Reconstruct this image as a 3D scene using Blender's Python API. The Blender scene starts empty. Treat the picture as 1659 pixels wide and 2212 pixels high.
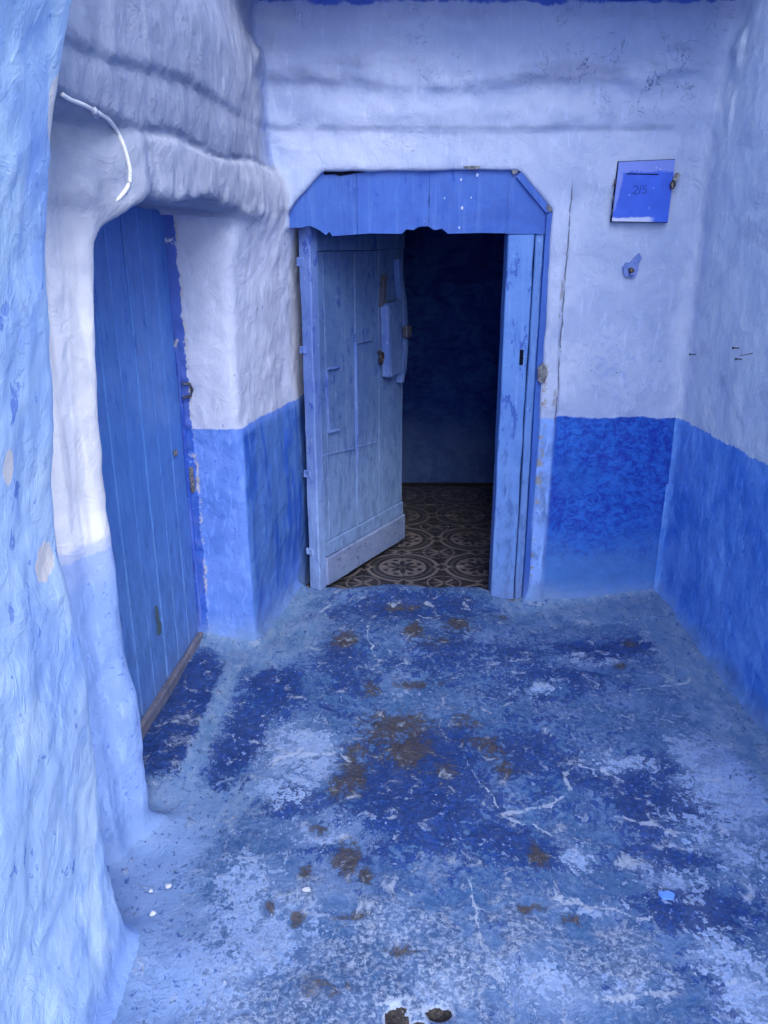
import bpy, bmesh, math, random
import numpy as np
from mathutils import Vector, Matrix

random.seed(7); rng = np.random.default_rng(11)
sc = bpy.context.scene
COL = sc.collection

# ------------------------------------------------------------------ camera
CAM_H, PITCH, FPX = 1.60, math.radians(19.2), 1722.0
cam = bpy.data.cameras.new('camera'); cam_o = bpy.data.objects.new('camera', cam); COL.objects.link(cam_o)
cam_o.location = (0, 0, CAM_H); cam_o.rotation_euler = (math.radians(90) - PITCH, 0, 0)
cam.sensor_fit = 'VERTICAL'; cam.sensor_height = 36.0; cam.lens = 36.0 * FPX / 2212.0
cam.clip_start = 0.02; cam.clip_end = 500
sc.camera = cam_o

# ------------------------------------------------------------------ light
SUN_TO = Vector((0.30, -0.95, 1.0)).normalized()
world = bpy.data.worlds.new('World'); sc.world = world; world.use_nodes = True
wn = world.node_tree; wn.nodes.clear()
sky = wn.nodes.new('ShaderNodeTexSky'); sky.sky_type = 'NISHITA'; sky.sun_disc = False
sky.sun_elevation = math.asin(SUN_TO.z); sky.sun_rotation = math.atan2(SUN_TO.x, SUN_TO.y)
sky.altitude = 600; sky.air_density = 1.0; sky.dust_density = 3.0; sky.ozone_density = 0.6
bg = wn.nodes.new('ShaderNodeBackground'); bg.inputs[1].default_value = 0.15
wo = wn.nodes.new('ShaderNodeOutputWorld')
wn.links.new(sky.outputs[0], bg.inputs[0]); wn.links.new(bg.outputs[0], wo.inputs[0])
sl = bpy.data.lights.new('sun', 'SUN'); sl.energy = 0.95; sl.angle = math.radians(45); sl.color = (1, 0.97, 0.92)
so = bpy.data.objects.new('sun', sl); COL.objects.link(so)
so.rotation_euler = (-SUN_TO).to_track_quat('-Z', 'Y').to_euler()
sc.view_settings.view_transform = 'Standard'; sc.view_settings.look = 'None'
sc.view_settings.exposure = 1.36; sc.view_settings.gamma = 1.0; sc.view_settings.use_curve_mapping = False
try:
    sc.cycles.max_bounces = 6; sc.cycles.diffuse_bounces = 3; sc.cycles.use_adaptive_sampling = True; sc.cycles.adaptive_threshold = 0.04
except Exception: pass

# ------------------------------------------------------------------ measuring helpers (photo measurements to metres)
CT, ST = math.cos(PITCH), math.sin(PITCH)
def ray(u, v):
    dx, dy = (u - 829.5) / FPX, (v - 1106.0) / FPX
    return np.array([dx, CT - dy * ST, -ST - dy * CT])
def on_y(u, v, Y):
    d = ray(u, v); t = Y / d[1]; return (d[0] * t, Y, CAM_H + d[2] * t)
def on_z(u, v, z=0.0):
    d = ray(u, v); t = (z - CAM_H) / d[2]; return (d[0] * t, d[1] * t)
def on_plane(u, v, p0, n):
    d = ray(u, v); o = np.array([0, 0, CAM_H]); p0 = np.array(p0, float); n = np.array(n, float)
    t = np.dot(p0 - o, n) / np.dot(d, n); return tuple(o + d * t)

# ------------------------------------------------------------------ numpy noise
TAB = rng.random((64, 64, 64)).astype(np.float32)
def vnoise(P):
    i = np.floor(P).astype(np.int64); f = (P - i).astype(np.float32); f = f * f * (3 - 2 * f)
    i0 = i & 63; i1 = (i + 1) & 63
    x0, y0, z0 = i0.T; x1, y1, z1 = i1.T; fx, fy, fz = f.T
    def L(a, b, t): return a + (b - a) * t
    return 2 * L(L(L(TAB[x0, y0, z0], TAB[x1, y0, z0], fx), L(TAB[x0, y1, z0], TAB[x1, y1, z0], fx), fy),
             L(L(TAB[x0, y0, z1], TAB[x1, y0, z1], fx), L(TAB[x0, y1, z1], TAB[x1, y1, z1], fx), fy), fz) - 1
def fbm(P, n=3):
    s = 0; a = 1.0; t = 0
    for k in range(n):
        s = s + a * vnoise(P * 2 ** k + 17.3 * k); t += a; a *= 0.5
    return s / t

# ------------------------------------------------------------------ object helpers
def tag(o, label=None, cat=None, group=None, kind=None):
    if label: o['label'] = label
    if cat: o['category'] = cat
    if group: o['group'] = group
    if kind: o['kind'] = kind
    return o
def empty(name, loc=(0, 0, 0), rz=0.0):
    o = bpy.data.objects.new(name, None); COL.objects.link(o); o.location = loc; o.rotation_euler = (0, 0, rz)
    o.empty_display_size = 0.1; return o
def link(name, me, mat=None, parent=None):
    if mat is not None and not me.materials: me.materials.append(mat)
    o = bpy.data.objects.new(name, me); COL.objects.link(o)
    if parent is not None: o.parent = parent
    return o
def bm_done(name, bm, mat=None, parent=None, smooth=False):
    bmesh.ops.recalc_face_normals(bm, faces=bm.faces)
    me = bpy.data.meshes.new(name); bm.to_mesh(me); bm.free()
    if smooth:
        for p in me.polygons: p.use_smooth = True
    return link(name, me, mat, parent)
def bm_box(bm, x0, x1, y0, y1, z0, z1, bev=0.0, cuts=0, jit=0.0, seed=0):
    bmesh.ops.create_cube(bm, size=1.0)
    for v in bm.verts:
        v.co = Vector(((x0 + x1) / 2 + v.co.x * (x1 - x0), (y0 + y1) / 2 + v.co.y * (y1 - y0), (z0 + z1) / 2 + v.co.z * (z1 - z0)))
    if cuts:
        k = max((x1 - x0, 0), (y1 - y0, 1), (z1 - z0, 2))[1]
        le = [e for e in bm.edges if abs((e.verts[0].co - e.verts[1].co)[k]) > 1e-6]
        bmesh.ops.subdivide_edges(bm, edges=le, cuts=cuts, use_grid_fill=True)
    if jit:
        rr = random.Random(seed); lv = list(bm.verts)
        for v in lv: v.co += Vector([rr.uniform(-jit, jit) for _ in range(3)])
    if bev:
        ee = [e for e in bm.edges if len(e.link_faces) == 2 and e.calc_face_angle(0) > 0.6]
        bmesh.ops.bevel(bm, geom=ee, offset=bev, segments=2 if not cuts else 1, affect='EDGES', profile=0.5)
def box(name, x0, x1, y0, y1, z0, z1, mat, parent=None, bev=0.003, cuts=0, jit=0.0, seed=0):
    bm = bmesh.new(); bm_box(bm, x0, x1, y0, y1, z0, z1, bev, cuts, jit, seed)
    return bm_done(name, bm, mat, parent)
def prism(name, pts, d0, d1, mat, parent=None, axis='y', bev=0.002):
    """closed outline pts (a, z) extruded along y from d0 (towards the viewer) to d1"""
    bm = bmesh.new()
    f = [bm.verts.new((a, d0, z)) for a, z in pts]; b = [bm.verts.new((a, d1, z)) for a, z in pts]
    n = len(pts); bm.faces.new(f); bm.faces.new(b[::-1])
    for i in range(n): bm.faces.new((f[i], b[i], b[(i + 1) % n], f[(i + 1) % n]))
    if bev:
        front = [e for e in bm.edges if e.verts[0].co.y == d0 and e.verts[1].co.y == d0]
        bmesh.ops.bevel(bm, geom=front, offset=bev, segments=1, affect='EDGES')
    return bm_done(name, bm, mat, parent)
def tube_bm(bm, pts, r, seg=8, closed=False):
    P = [Vector(p) for p in pts]; n = len(P); rings = []
    for i, p in enumerate(P):
        a = P[(i - 1) % n] if (i or closed) else p; b = P[(i + 1) % n] if (i < n - 1 or closed) else p
        t = (b - a).normalized(); up = Vector((0, 0, 1)) if abs(t.z) < 0.9 else Vector((1, 0, 0))
        s = t.cross(up).normalized(); w = s.cross(t)
        rad = r[i] if hasattr(r, '__len__') else r
        rings.append([bm.verts.new(p + (s * math.cos(k * 2 * math.pi / seg) + w * math.sin(k * 2 * math.pi / seg)) * rad) for k in range(seg)])
    for i in range(n if closed else n - 1):
        A, B = rings[i], rings[(i + 1) % n]
        for k in range(seg): bm.faces.new((A[k], A[(k + 1) % seg], B[(k + 1) % seg], B[k]))
    if not closed: bm.faces.new(rings[0]); bm.faces.new(rings[-1][::-1])
def tube(name, pts, r, mat, parent=None, seg=8, closed=False):
    bm = bmesh.new(); tube_bm(bm, pts, r, seg, closed); return bm_done(name, bm, mat, parent, smooth=True)
def blob(name, c, rad, mat, parent=None, flat=(1, 1, 1), seed=0, sub=2, amp=0.25):
    bm = bmesh.new(); bmesh.ops.create_icosphere(bm, subdivisions=sub, radius=1)
    rr = random.Random(seed); ph = [rr.uniform(0, 6) for _ in range(6)]
    for v in bm.verts:
        p = v.co; k = 1 + amp * (math.sin(3 * p.x + ph[0]) * math.sin(4 * p.y + ph[1]) + .5 * math.sin(7 * p.z + ph[2] + 3 * p.x) + rr.uniform(-.3, .3))
        v.co = Vector((c[0] + p.x * k * rad * flat[0], c[1] + p.y * k * rad * flat[1], c[2] + p.z * k * rad * flat[2]))
    return bm_done(name, bm, mat, parent)

# ------------------------------------------------------------------ material helpers
class M:
    def __init__(s, name, rough=0.75, spec=0.3):
        s.mat = bpy.data.materials.new(name); s.mat.use_nodes = True; s.nt = s.mat.node_tree; s.n = s.nt.nodes
        s.b = s.n['Principled BSDF']; s.b.inputs['Roughness'].default_value = rough
        s.b.inputs['Specular IOR Level'].default_value = spec
        g = s.n.new('ShaderNodeNewGeometry'); s.pos = g.outputs['Position']; s.h = None
        tc = s.n.new('ShaderNodeTexCoord'); s.obj = tc.outputs['Object']
    def l(s, a, b): s.nt.links.new(a, b)
    def put(s, sock, v):
        if isinstance(v, bpy.types.NodeSocket): s.l(v, sock)
        elif isinstance(v, (tuple, list)) and len(v) == 3 and sock.type == 'RGBA': sock.default_value = (*v, 1)
        else: sock.default_value = v
    def math(s, op, a, b=0.0, c=None, clamp=False):
        m = s.n.new('ShaderNodeMath'); m.operation = op; m.use_clamp = clamp
        s.put(m.inputs[0], a); s.put(m.inputs[1], b)
        if c is not None: s.put(m.inputs[2], c)
        return m.outputs[0]
    def add(s, a, b): return s.math('ADD', a, b)
    def mul(s, a, b): return s.math('MULTIPLY', a, b)
    def sub(s, a, b): return s.math('SUBTRACT', a, b)
    def xyz(s, vec=None):
        x = s.n.new('ShaderNodeSeparateXYZ'); s.l(vec or s.pos, x.inputs[0]); return x.outputs
    def scaled(s, sc3, vec=None, off=(0, 0, 0), rot=(0, 0, 0)):
        m = s.n.new('ShaderNodeMapping'); m.vector_type = 'POINT'; s.l(vec or s.pos, m.inputs[0])
        m.inputs['Scale'].default_value = sc3; m.inputs['Location'].default_value = off; m.inputs['Rotation'].default_value = rot
        return m.outputs[0]
    def noise(s, scale, detail=4, rough=0.55, dist=0.0, stretch=None, off=(0, 0, 0), vec=None, rot=(0, 0, 0)):
        n = s.n.new('ShaderNodeTexNoise'); v = vec or s.pos
        if stretch or any(off) or any(rot): v = s.scaled(stretch or (1, 1, 1), v, off, rot)
        s.l(v, n.inputs['Vector']); n.inputs['Scale'].default_value = scale; n.inputs['Detail'].default_value = detail
        n.inputs['Roughness'].default_value = rough; n.inputs['Distortion'].default_value = dist
        return n.outputs['Fac']
    def voro(s, scale, feat='F1', vec=None, out='Distance', rand=1.0):
        n = s.n.new('ShaderNodeTexVoronoi'); n.feature = feat; s.l(vec or s.pos, n.inputs['Vector'])
        n.inputs['Scale'].default_value = scale; n.inputs['Randomness'].default_value = rand; return n.outputs[out]
    def step(s, v, lo, hi, a=0.0, b=1.0):
        m = s.n.new('ShaderNodeMapRange'); m.interpolation_type = 'SMOOTHSTEP'
        s.put(m.inputs['Value'], v); s.put(m.inputs['From Min'], lo); s.put(m.inputs['From Max'], hi)
        m.inputs['To Min'].default_value = a; m.inputs['To Max'].default_value = b; return m.outputs['Result']
    def mix(s, f, a, b, mode='MIX'):
        m = s.n.new('ShaderNodeMix'); m.data_type = 'RGBA'; m.blend_type = mode
        s.put(m.inputs[0], f); s.put(m.inputs[6], a); s.put(m.inputs[7], b); return m.outputs[2]
    def attr(s, name):
        a = s.n.new('ShaderNodeAttribute'); a.attribute_name = name; return a.outputs['Fac']
    def color(s, c): s.put(s.b.inputs['Base Color'], c)
    def rough(s, v): s.put(s.b.inputs['Roughness'], v)
    def bump(s, height, dist=0.004, strength=1.0):
        t = s.mul(height, dist * strength)
        if s.h is None:
            s.bn = s.n.new('ShaderNodeBump'); s.bn.inputs['Distance'].default_value = 1.0; s.h = t
            s.l(s.bn.outputs[0], s.b.inputs['Normal'])
        else: s.h = s.add(s.h, t)
        for k in list(s.bn.inputs['Height'].links): s.nt.links.remove(k)
        s.l(s.h, s.bn.inputs['Height'])
# paint colours (albedo)
WHITE = (0.50, 0.58, 0.83); WHITE_W = (0.62, 0.66, 0.82); PALE = (0.27, 0.42, 0.86); SKYB = (0.13, 0.27, 0.78)
MID = (0.075, 0.18, 0.66); DEEP = (0.008, 0.065, 0.56); NAVY = (0.008, 0.03, 0.22); DOORB = (0.065, 0.155, 0.60)
GREYP = (0.20, 0.22, 0.26); EARTH = (0.13, 0.10, 0.075); CLEAN = (0.11, 0.20, 0.40)

def wall_bumps(m, coarse=0.010, fine=0.0028, brush=0.0012):
    pl = m.noise(9, 4, .62, .8, off=(6, 2, 9)); m.bump(m.add(m.step(pl, .48, .53), m.step(pl, .57, .62)), .0007)
    m.bump(m.noise(7, 3, 0.5, 0.3, stretch=(1, 1, .7)), coarse)
    m.bump(m.noise(26, 5, 0.6, 0.4), fine)
    m.bump(m.noise(60, 3, 0.5, 0.6, stretch=(1, 1, .35), off=(3, 1, 0)), brush)
    m.bump(m.noise(240, 2, 0.5), 0.0006)

def wall_mat(name, up, low, dado=0.88, extra=None, up_alt=None, low_alt=None, foot=(.10, .185, .40), **kw):
    m = M(name, 0.72, 0.25); x, y, z = m.xyz()
    n1 = m.noise(3.0, 4, .55, .4); n2 = m.noise(14, 5, .6, .3, off=(5, 2, 1)); n3 = m.noise(45, 4, .6, .5, stretch=(1, 1, .25), off=(1, 7, 3))
    ua = up_alt or tuple(c * k for c, k in zip(up, (.62, .68, .82)))
    cu = m.mix(m.step(n1, .40, .72), up, ua)
    cu = m.mix(m.mul(m.step(n2, .50, .66), .45), cu, ua)
    cu = m.mix(m.mul(m.step(n3, .55, .68), .35), cu, tuple(min(1, c * 1.25) for c in up))
    # small chips showing older paint and pin holes
    chip = m.step(m.noise(32, 5, .65, .8, off=(9, 0, 4)), .715, .735)
    cu = m.mix(m.mul(chip, .75), cu, (.13, .2, .42))
    la = low_alt or tuple(c * .55 for c in low)
    cl = m.mix(m.step(m.noise(6, 5, .6, .5, off=(2, 2, 2)), .42, .66), low, la)
    cl = m.mix(m.mul(m.step(n3, .52, .64), .5), cl, tuple(min(1, c * 1.35 + .02) for c in low))
    cl = m.mix(m.mul(m.step(m.noise(55, 5, .7, .4, off=(4, 4, 4)), .60, .66), .6), cl, DEEP)
    edge = m.add(m.mul(m.sub(m.noise(9, 3, .5), .5), .045), m.mul(m.sub(m.noise(60, 3, .6, stretch=(1, 1, .2)), .5), .022))
    zz = m.add(z, edge)
    mask = m.step(zz, dado - .0035, dado + .0035)
    c = m.mix(mask, cl, cu)
    if extra: c = extra(m, c, x, y, z)
    # splashed dirt film near the ground
    c = m.mix(m.step(m.add(z, m.mul(m.noise(8, 4, .6), .16)), .25, .10), c, foot)
    m.color(c); wall_bumps(m, **kw); return m.mat

# ------------------------------------------------------------------ the moulded plaster: one solid field, meshed, then split into its walls
X0, X1, Y0, Y1, Z0, Z1, H = -1.06, 1.56, 0.58, 3.62, -0.10, 2.50, 0.0105
def smin(a, b, k):
    h = np.clip(0.5 + 0.5 * (b - a) / k, 0, 1); return b * (1 - h) + a * h - k * h * (1 - h)
def smax(a, b, k): return -smin(-a, -b, k)
def sstep(x, a, b):
    t = np.clip((x - a) / (b - a), 0, 1); return t * t * (3 - 2 * t)
def gauss(x, c, w): return np.exp(-((x - c) / w) ** 2)
def xleft(Y): return -0.45 - 0.094 * (3.27 - Y)
def door_cut(X, Z):
    a = np.maximum(-0.47 + .098 * sstep(Z, 1.59, 1.62) - X, X - 0.648); b = Z - 1.828
    c = ((X - 0.483) + (Z - 1.828)) * 0.7071 - .018
    d = ((-0.232 - X) + (Z - 1.828)) * 0.7071
    return np.maximum(np.maximum(a, b), np.maximum(c, d))
def floor_z(X, Y):
    z = 0.0 + 0.035 * sstep(Y, 2.2, 3.2)
    z = z + 0.022 * sstep(Y, 3.12, 3.30) * sstep(-X, -.62, -.45)
    z = z + 0.045 * sstep(-X, .50, .74) * sstep(Y, 1.9, 2.15) * (1 - sstep(Y, 2.95, 3.1))
    z = z + 0.03 * sstep(X, .85, 1.2)
    z = z + 0.012 * gauss(X + .60 - .10 * (Y - 2.5), 0, .03) * sstep(Y, 1.95, 2.2) * (1 - sstep(Y, 2.7, 2.85))
    z = z + 0.012 * np.sin(X * 5.1 + 1.2) * np.sin(Y * 4.3 + .4) + 0.005 * np.sin(X * 13 + Y * 7) * np.sin(Y * 11 - X * 4)
    for (a, b, ra, rb, dep) in PITS:
        z = z - dep * np.exp(-(((X - a) / ra) ** 2 + ((Y - b) / rb) ** 2) ** 2)
    lip = 3.355 + .012 * np.sin(X * 19 + 1) + .007 * np.sin(X * 47)
    z = z + .012 * gauss(Y, 3.33, .06) * gauss(X, .1, .4)
    z = z - .07 * sstep(Y, lip, lip + .03)
    return z
PITS = []
for (u, v, ru, rv, dep) in ((858, 2196, 30, 28, .020), (895, 2206, 30, 14, .018), (948, 2180, 32, 16, .020), (865, 1335, 40, 10, .006)):
    a, b = on_z(u, v, 0.0); a2, _ = on_z(u + ru, v, 0.0); _, b2 = on_z(u, v - rv, 0.0)
    PITS.append((a, b, a2 - a, b2 - b, dep))
NAMES = ['rear_wall', 'right_wall', 'upper_left_wall', 'far_pillar', 'recess_wall', 'near_pillar', 'front_wall', 'ceiling', 'ground']
def comps(X, Y, Z):
    # rear wall with sagging bands above the doorway
    b = 0.009 * sstep(Z + .006 * np.sin(X * 5), 1.955, 1.985) + 0.018 * sstep(Z + .02 * np.sin(X * 3.1 + 1) + .01 * np.sin(X * 9), 2.10, 2.15) \
        + .012 * sstep(Z, 2.25, 2.33) + 0.012 * gauss(Z, 2.03, .05)
    b = b - 0.017 * sstep(X + .006 * np.sin(Z * 6), .712, .722) * (1 - sstep(Z, 1.70, 1.9))
    b = b + 0.012 * gauss(X, 1.0, .25) * gauss(Z, 1.05, .3) + .022 * sstep(X, 1.05, 1.25) * sstep(Z, 1.5, 2.2)
    b = b + .035 * gauss(X, .95, .1) * gauss(Z, 2.14, .07) + .02 * gauss(X, 1.08, .06) * gauss(Z, 2.2, .05)
    rear = smax((3.27 - b) - Y, Y - 3.50, .02)
    rear = smax(rear, -door_cut(X, Z), .012)
    right = (1.232 + .045 * (3.27 - Y) - .02 * gauss(Z, 1.9, .3)) - X
    # left upper wall: stacked rounded bands
    crA = 1.972 + .006 * np.sin(Y * 6) - .035 * (1 - sstep(Y, 1.6, 2.4)); crB = 1.835 + .008 * np.sin(Y * 9)
    fade = .35 + .65 * (1 - sstep(Y, 2.2, 3.2))
    lb = (0.015 * sstep(Z, crA - .010, crA + .018) - 0.003 * gauss(Z, crA - .010, .008)) * fade + 0.006 \
        + 0.006 * gauss(Z, 1.905, .05) + 0.010 * sstep(Z, crB - .006, crB + .008) - 0.010 * gauss(Z, crB - .008, .008) + 0.012 * (1 - sstep(Z, crB - .012, crB))
    lb = lb - .03 * gauss(Z, 2.3, .1)
    face = xleft(Y) + lb; pierp = -.672 + (Y - 1.80) * .61; low_ = 1 - sstep(Z, 1.805, 1.84)
    face = face + (smin(face, pierp, .03) - face) * low_
    upl = X - face
    und = 1.684 + .010 * np.sin(Y * 8 + .5) + .012 * sstep(Y, 2.2, 2.0)
    upl = smax(upl, und - Z, .028)
    # far pillar between the two doors
    fx = -.52 + .006 * np.sin(Z * 4) + .045 * sstep(Z, 1.45, 1.74) - .008
    far = smax(2.88 + .01 * np.sin(Z * 3 + X * 9) - Y, (X - fx) * .961 + (Y - 2.88) * -.277 + .006 * np.sin(Z * 7 + 1) * sstep(Y, 2.95, 3.1), .035)
    far = smax(far, Z - 1.84, .12)
    rec = X - (-.86)
    # near pillar with vertical folds
    sh = .016 * sstep(Z, 1.25, 1.55) + .010 * sstep(Z, 1.57, 1.72) - .022 * gauss(Z, .9, .35) + .0 * Z
    q = (X + .65) * .521 + (Y - 1.80) * .853          # along the face
    fold = .009 * np.sin(q * 58 + 1.1 * np.sin(Z * 3.1) + .6) * np.exp(-((q + .08) / .12) ** 2)
    near = smax((X + .690 - sh) * .853 - (Y - 1.80) * .521 - fold, Y - 1.875 - .10 * sstep(Z, 1.55, 1.70) ** 1.5, .05)
    near = smax(near, Z - 1.80, .06)
    xe = -.632 + .004 * sstep(Z, .2, 1.0) + .015 * sstep(Z, 1.0, 1.35) + .022 * sstep(Z, 1.35, 1.75) + .075 * sstep(Z, 1.72, 2.02) + .008 + .042 * sstep(Z, 1.55, 1.80) + .012 * sstep(Z, 1.85, 2.05) + .02 * (1 - sstep(Z, 0, .5)) \
        + .010 * np.sin(Z * 7.5 + 2 * Y)
    fr = smax(X - xe - .03 * (1.48 - Y) * sstep(1.48 - Y, 0, .3), Y - 1.485, .075)
    ceil = smax(2.392 + .008 * np.sin(X * 6) - Z, 2.90 - Y, .05)  # front edge out of view, moved back to let light onto the rear wall
    fl = Z - floor_z(X, Y)
    return [rear, right, upl, far, rec, near, fr, ceil, fl]
def field(X, Y, Z):
    rear, right, upl, far, rec, near, fr, ceil, fl = comps(X, Y, Z)
    w = smin(upl, far, .07); w = smin(w, near, .085); w = smin(w, rec, .02); w = smin(w, fr, .035)
    w = smin(w, rear, .03); w = smin(w, right, .07); w = smin(w, ceil, .05)
    return smin(w, fl, .085)
gx = np.arange(X0, X1, H, dtype=np.float32); gy = np.arange(Y0, Y1, H, dtype=np.float32); gz = np.arange(Z0, Z1, H, dtype=np.float32)
F = np.empty((len(gx), len(gy), len(gz)), np.float32)
for i in range(0, len(gx), 24):
    A, B, C_ = np.meshgrid(gx[i:i + 24], gy, gz, indexing='ij', sparse=True)
    F[i:i + 24] = field(A, B, C_)
def surface_nets(F):
    S = F < 0; nx, ny, nz = F.shape
    cnt = np.zeros((nx - 1, ny - 1, nz - 1), np.int8)
    for a in (0, 1):
        for b in (0, 1):
            for c in (0, 1): cnt += S[a:nx - 1 + a, b:ny - 1 + b, c:nz - 1 + c]
    act = (cnt > 0) & (cnt < 8); ci = np.argwhere(act); idx = np.full(act.shape, -1, np.int32); idx[act] = np.arange(len(ci))
    acc = np.zeros((len(ci), 3)); num = np.zeros(len(ci))
    for ax in range(3):
        o = [k for k in range(3) if k != ax]
        for p in (0, 1):
            for q in (0, 1):
                s = np.zeros(3, int); s[o[0]] = p; s[o[1]] = q; e = s.copy(); e[ax] = 1
                f0 = F[tuple((ci + s).T)]; f1 = F[tuple((ci + e).T)]; m = (f0 < 0) != (f1 < 0)
                t = np.where(m, f0 / np.where(f0 == f1, 1, f0 - f1), 0)
                pt = np.tile(s.astype(float), (len(ci), 1)); pt[:, ax] = t
                acc += pt * m[:, None]; num += m
    V = ci + acc / num[:, None]
    Q = []
    for ax in range(3):
        o = [(ax + 1) % 3, (ax + 2) % 3]
        n = [nx, ny, nz]; sl0 = [slice(1, k - 1) for k in n]; sl0[ax] = slice(0, n[ax] - 1); sl1 = list(sl0); sl1[ax] = slice(1, n[ax])
        a = S[tuple(sl0)]; b = S[tuple(sl1)]; m = a != b; e = np.argwhere(m); flip = a[m]
        base = e.copy(); base[:, o[0]] += 1; base[:, o[1]] += 1
        def g(du, dv):
            c = base.copy(); c[:, o[0]] += du; c[:, o[1]] += dv; return idx[tuple(c.T)]
        q = np.stack([g(-1, -1), g(0, -1), g(0, 0), g(-1, 0)], 1)
        q[~flip] = q[~flip][:, ::-1]; Q.append(q)
    return V, np.concatenate(Q)
V, Q = surface_nets(F); del F
V = V * H + np.array([X0, Y0, Z0])
def vnormals(V, Q):
    n = np.cross(V[Q[:, 2]] - V[Q[:, 0]], V[Q[:, 3]] - V[Q[:, 1]]); N = np.zeros_like(V)
    for k in range(4): np.add.at(N, Q[:, k], n)
    return N / (np.linalg.norm(N, axis=1, keepdims=True) + 1e-12)
N = vnormals(V, Q)
# orientation check: near the ground normals must point up
fm = (V[:, 2] < .02) & (np.abs(V[:, 0]) < .3) & (V[:, 1] < 2.5) & (V[:, 1] > 1)
if N[fm, 2].mean() < 0: Q = Q[:, ::-1]; N = -N
def ridged(P): return 1 - np.abs(fbm(P, 2)) * 2
# hand-trowelled unevenness
isfl = sstep(N[:, 2], .5, .9) * (V[:, 2] < .3)
isceil = sstep(-N[:, 2], .6, .9)
amp = 1 - .45 * isfl
left = (V[:, 0] < -.3).astype(float)
d = fbm(V * np.array([7., 7., 5.0]), 3) * (.0085 + .001 * left) + fbm(V * np.array([22., 22., 20.]) + 5, 2) * (.0030 + .0008 * left)
d += gauss(V[:, 0], .95, .35) * gauss(V[:, 2], 2.15, .2) * (V[:, 1] > 3.1) * fbm(V * 9 + 2, 2) * .022
d += left * (np.clip(ridged(V * np.array([8., 8., 5.]) + 40), 0, 1) ** 4 - .3) * .0020
rough_z = gauss(V[:, 2], 2.15, .16) * (V[:, 1] > 3.1)
d += (V[:, 1] > 3.1) * sstep(V[:, 2], 1.9, 2.1) * fbm(V * np.array([6., 6., 11.]) + 31, 3) * .020
d += rough_z * fbm(V * 16 + 9, 3) * .014
under = gauss(V[:, 2], 1.69, .03) * left
d += under * fbm(V * 30 + 3, 2) * .007
jamb = gauss(V[:, 0], -.725, .03) * gauss(V[:, 1], 2.88, .04)
d += jamb * fbm(V * 45 + 3, 2) * .008
V = V + N * (d * amp)[:, None]
N = vnormals(V, Q)
FC = V[Q].mean(1)
cv = np.stack(comps(FC[:, 0], FC[:, 1], FC[:, 2])); own = cv.argmin(0)

def make_mesh(name, V, Q, N):
    me = bpy.data.meshes.new(name)
    me.vertices.add(len(V)); me.vertices.foreach_set('co', V.astype(np.float32).ravel())
    me.loops.add(len(Q) * 4); me.loops.foreach_set('vertex_index', Q.astype(np.int32).ravel())
    me.polygons.add(len(Q)); me.polygons.foreach_set('loop_start', np.arange(0, len(Q) * 4, 4, dtype=np.int32))
    try: me.polygons.foreach_set('loop_total', np.full(len(Q), 4, np.int32))
    except Exception: pass
    me.update(calc_edges=True)
    me.polygons.foreach_set('use_smooth', np.ones(len(Q), bool))
    me.normals_split_custom_set_from_vertices([tuple(n) for n in N])
    return me
def sub_mesh(sel):
    q = Q[sel]; u, inv = np.unique(q, return_inverse=True); return V[u], inv.reshape(-1, 4), N[u]
def subdivide(V, Q, N):
    E = np.sort(np.stack([Q, np.roll(Q, -1, 1)], 2).reshape(-1, 2), 1); ue, inv = np.unique(E, axis=0, return_inverse=True)
    inv = inv.reshape(-1, 4); nv = len(V); ne = len(ue)
    V2 = np.concatenate([V, V[ue].mean(1), V[Q].mean(1)]); N2 = np.concatenate([N, N[ue].mean(1), N[Q].mean(1)])
    e = inv + nv; c = np.arange(len(Q)) + nv + ne; q = []
    for k in range(4): q.append(np.stack([Q[:, k], e[:, k], c, e[:, (k - 1) % 4]], 1))
    return V2, np.concatenate(q), N2 / np.linalg.norm(N2, axis=1, keepdims=True)

from mathutils.bvhtree import BVHTree
BV = BVHTree.FromPolygons([tuple(p) for p in V[::1]], [tuple(int(i) for i in q) for q in Q[(V[Q[:, 0], 1] > 1.3)]])
def surf(u, v, off=0.0):
    d = Vector(ray(u, v)).normalized(); h = BV.ray_cast(Vector((0, 0, CAM_H)), d)
    return h[0] - d * off
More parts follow.
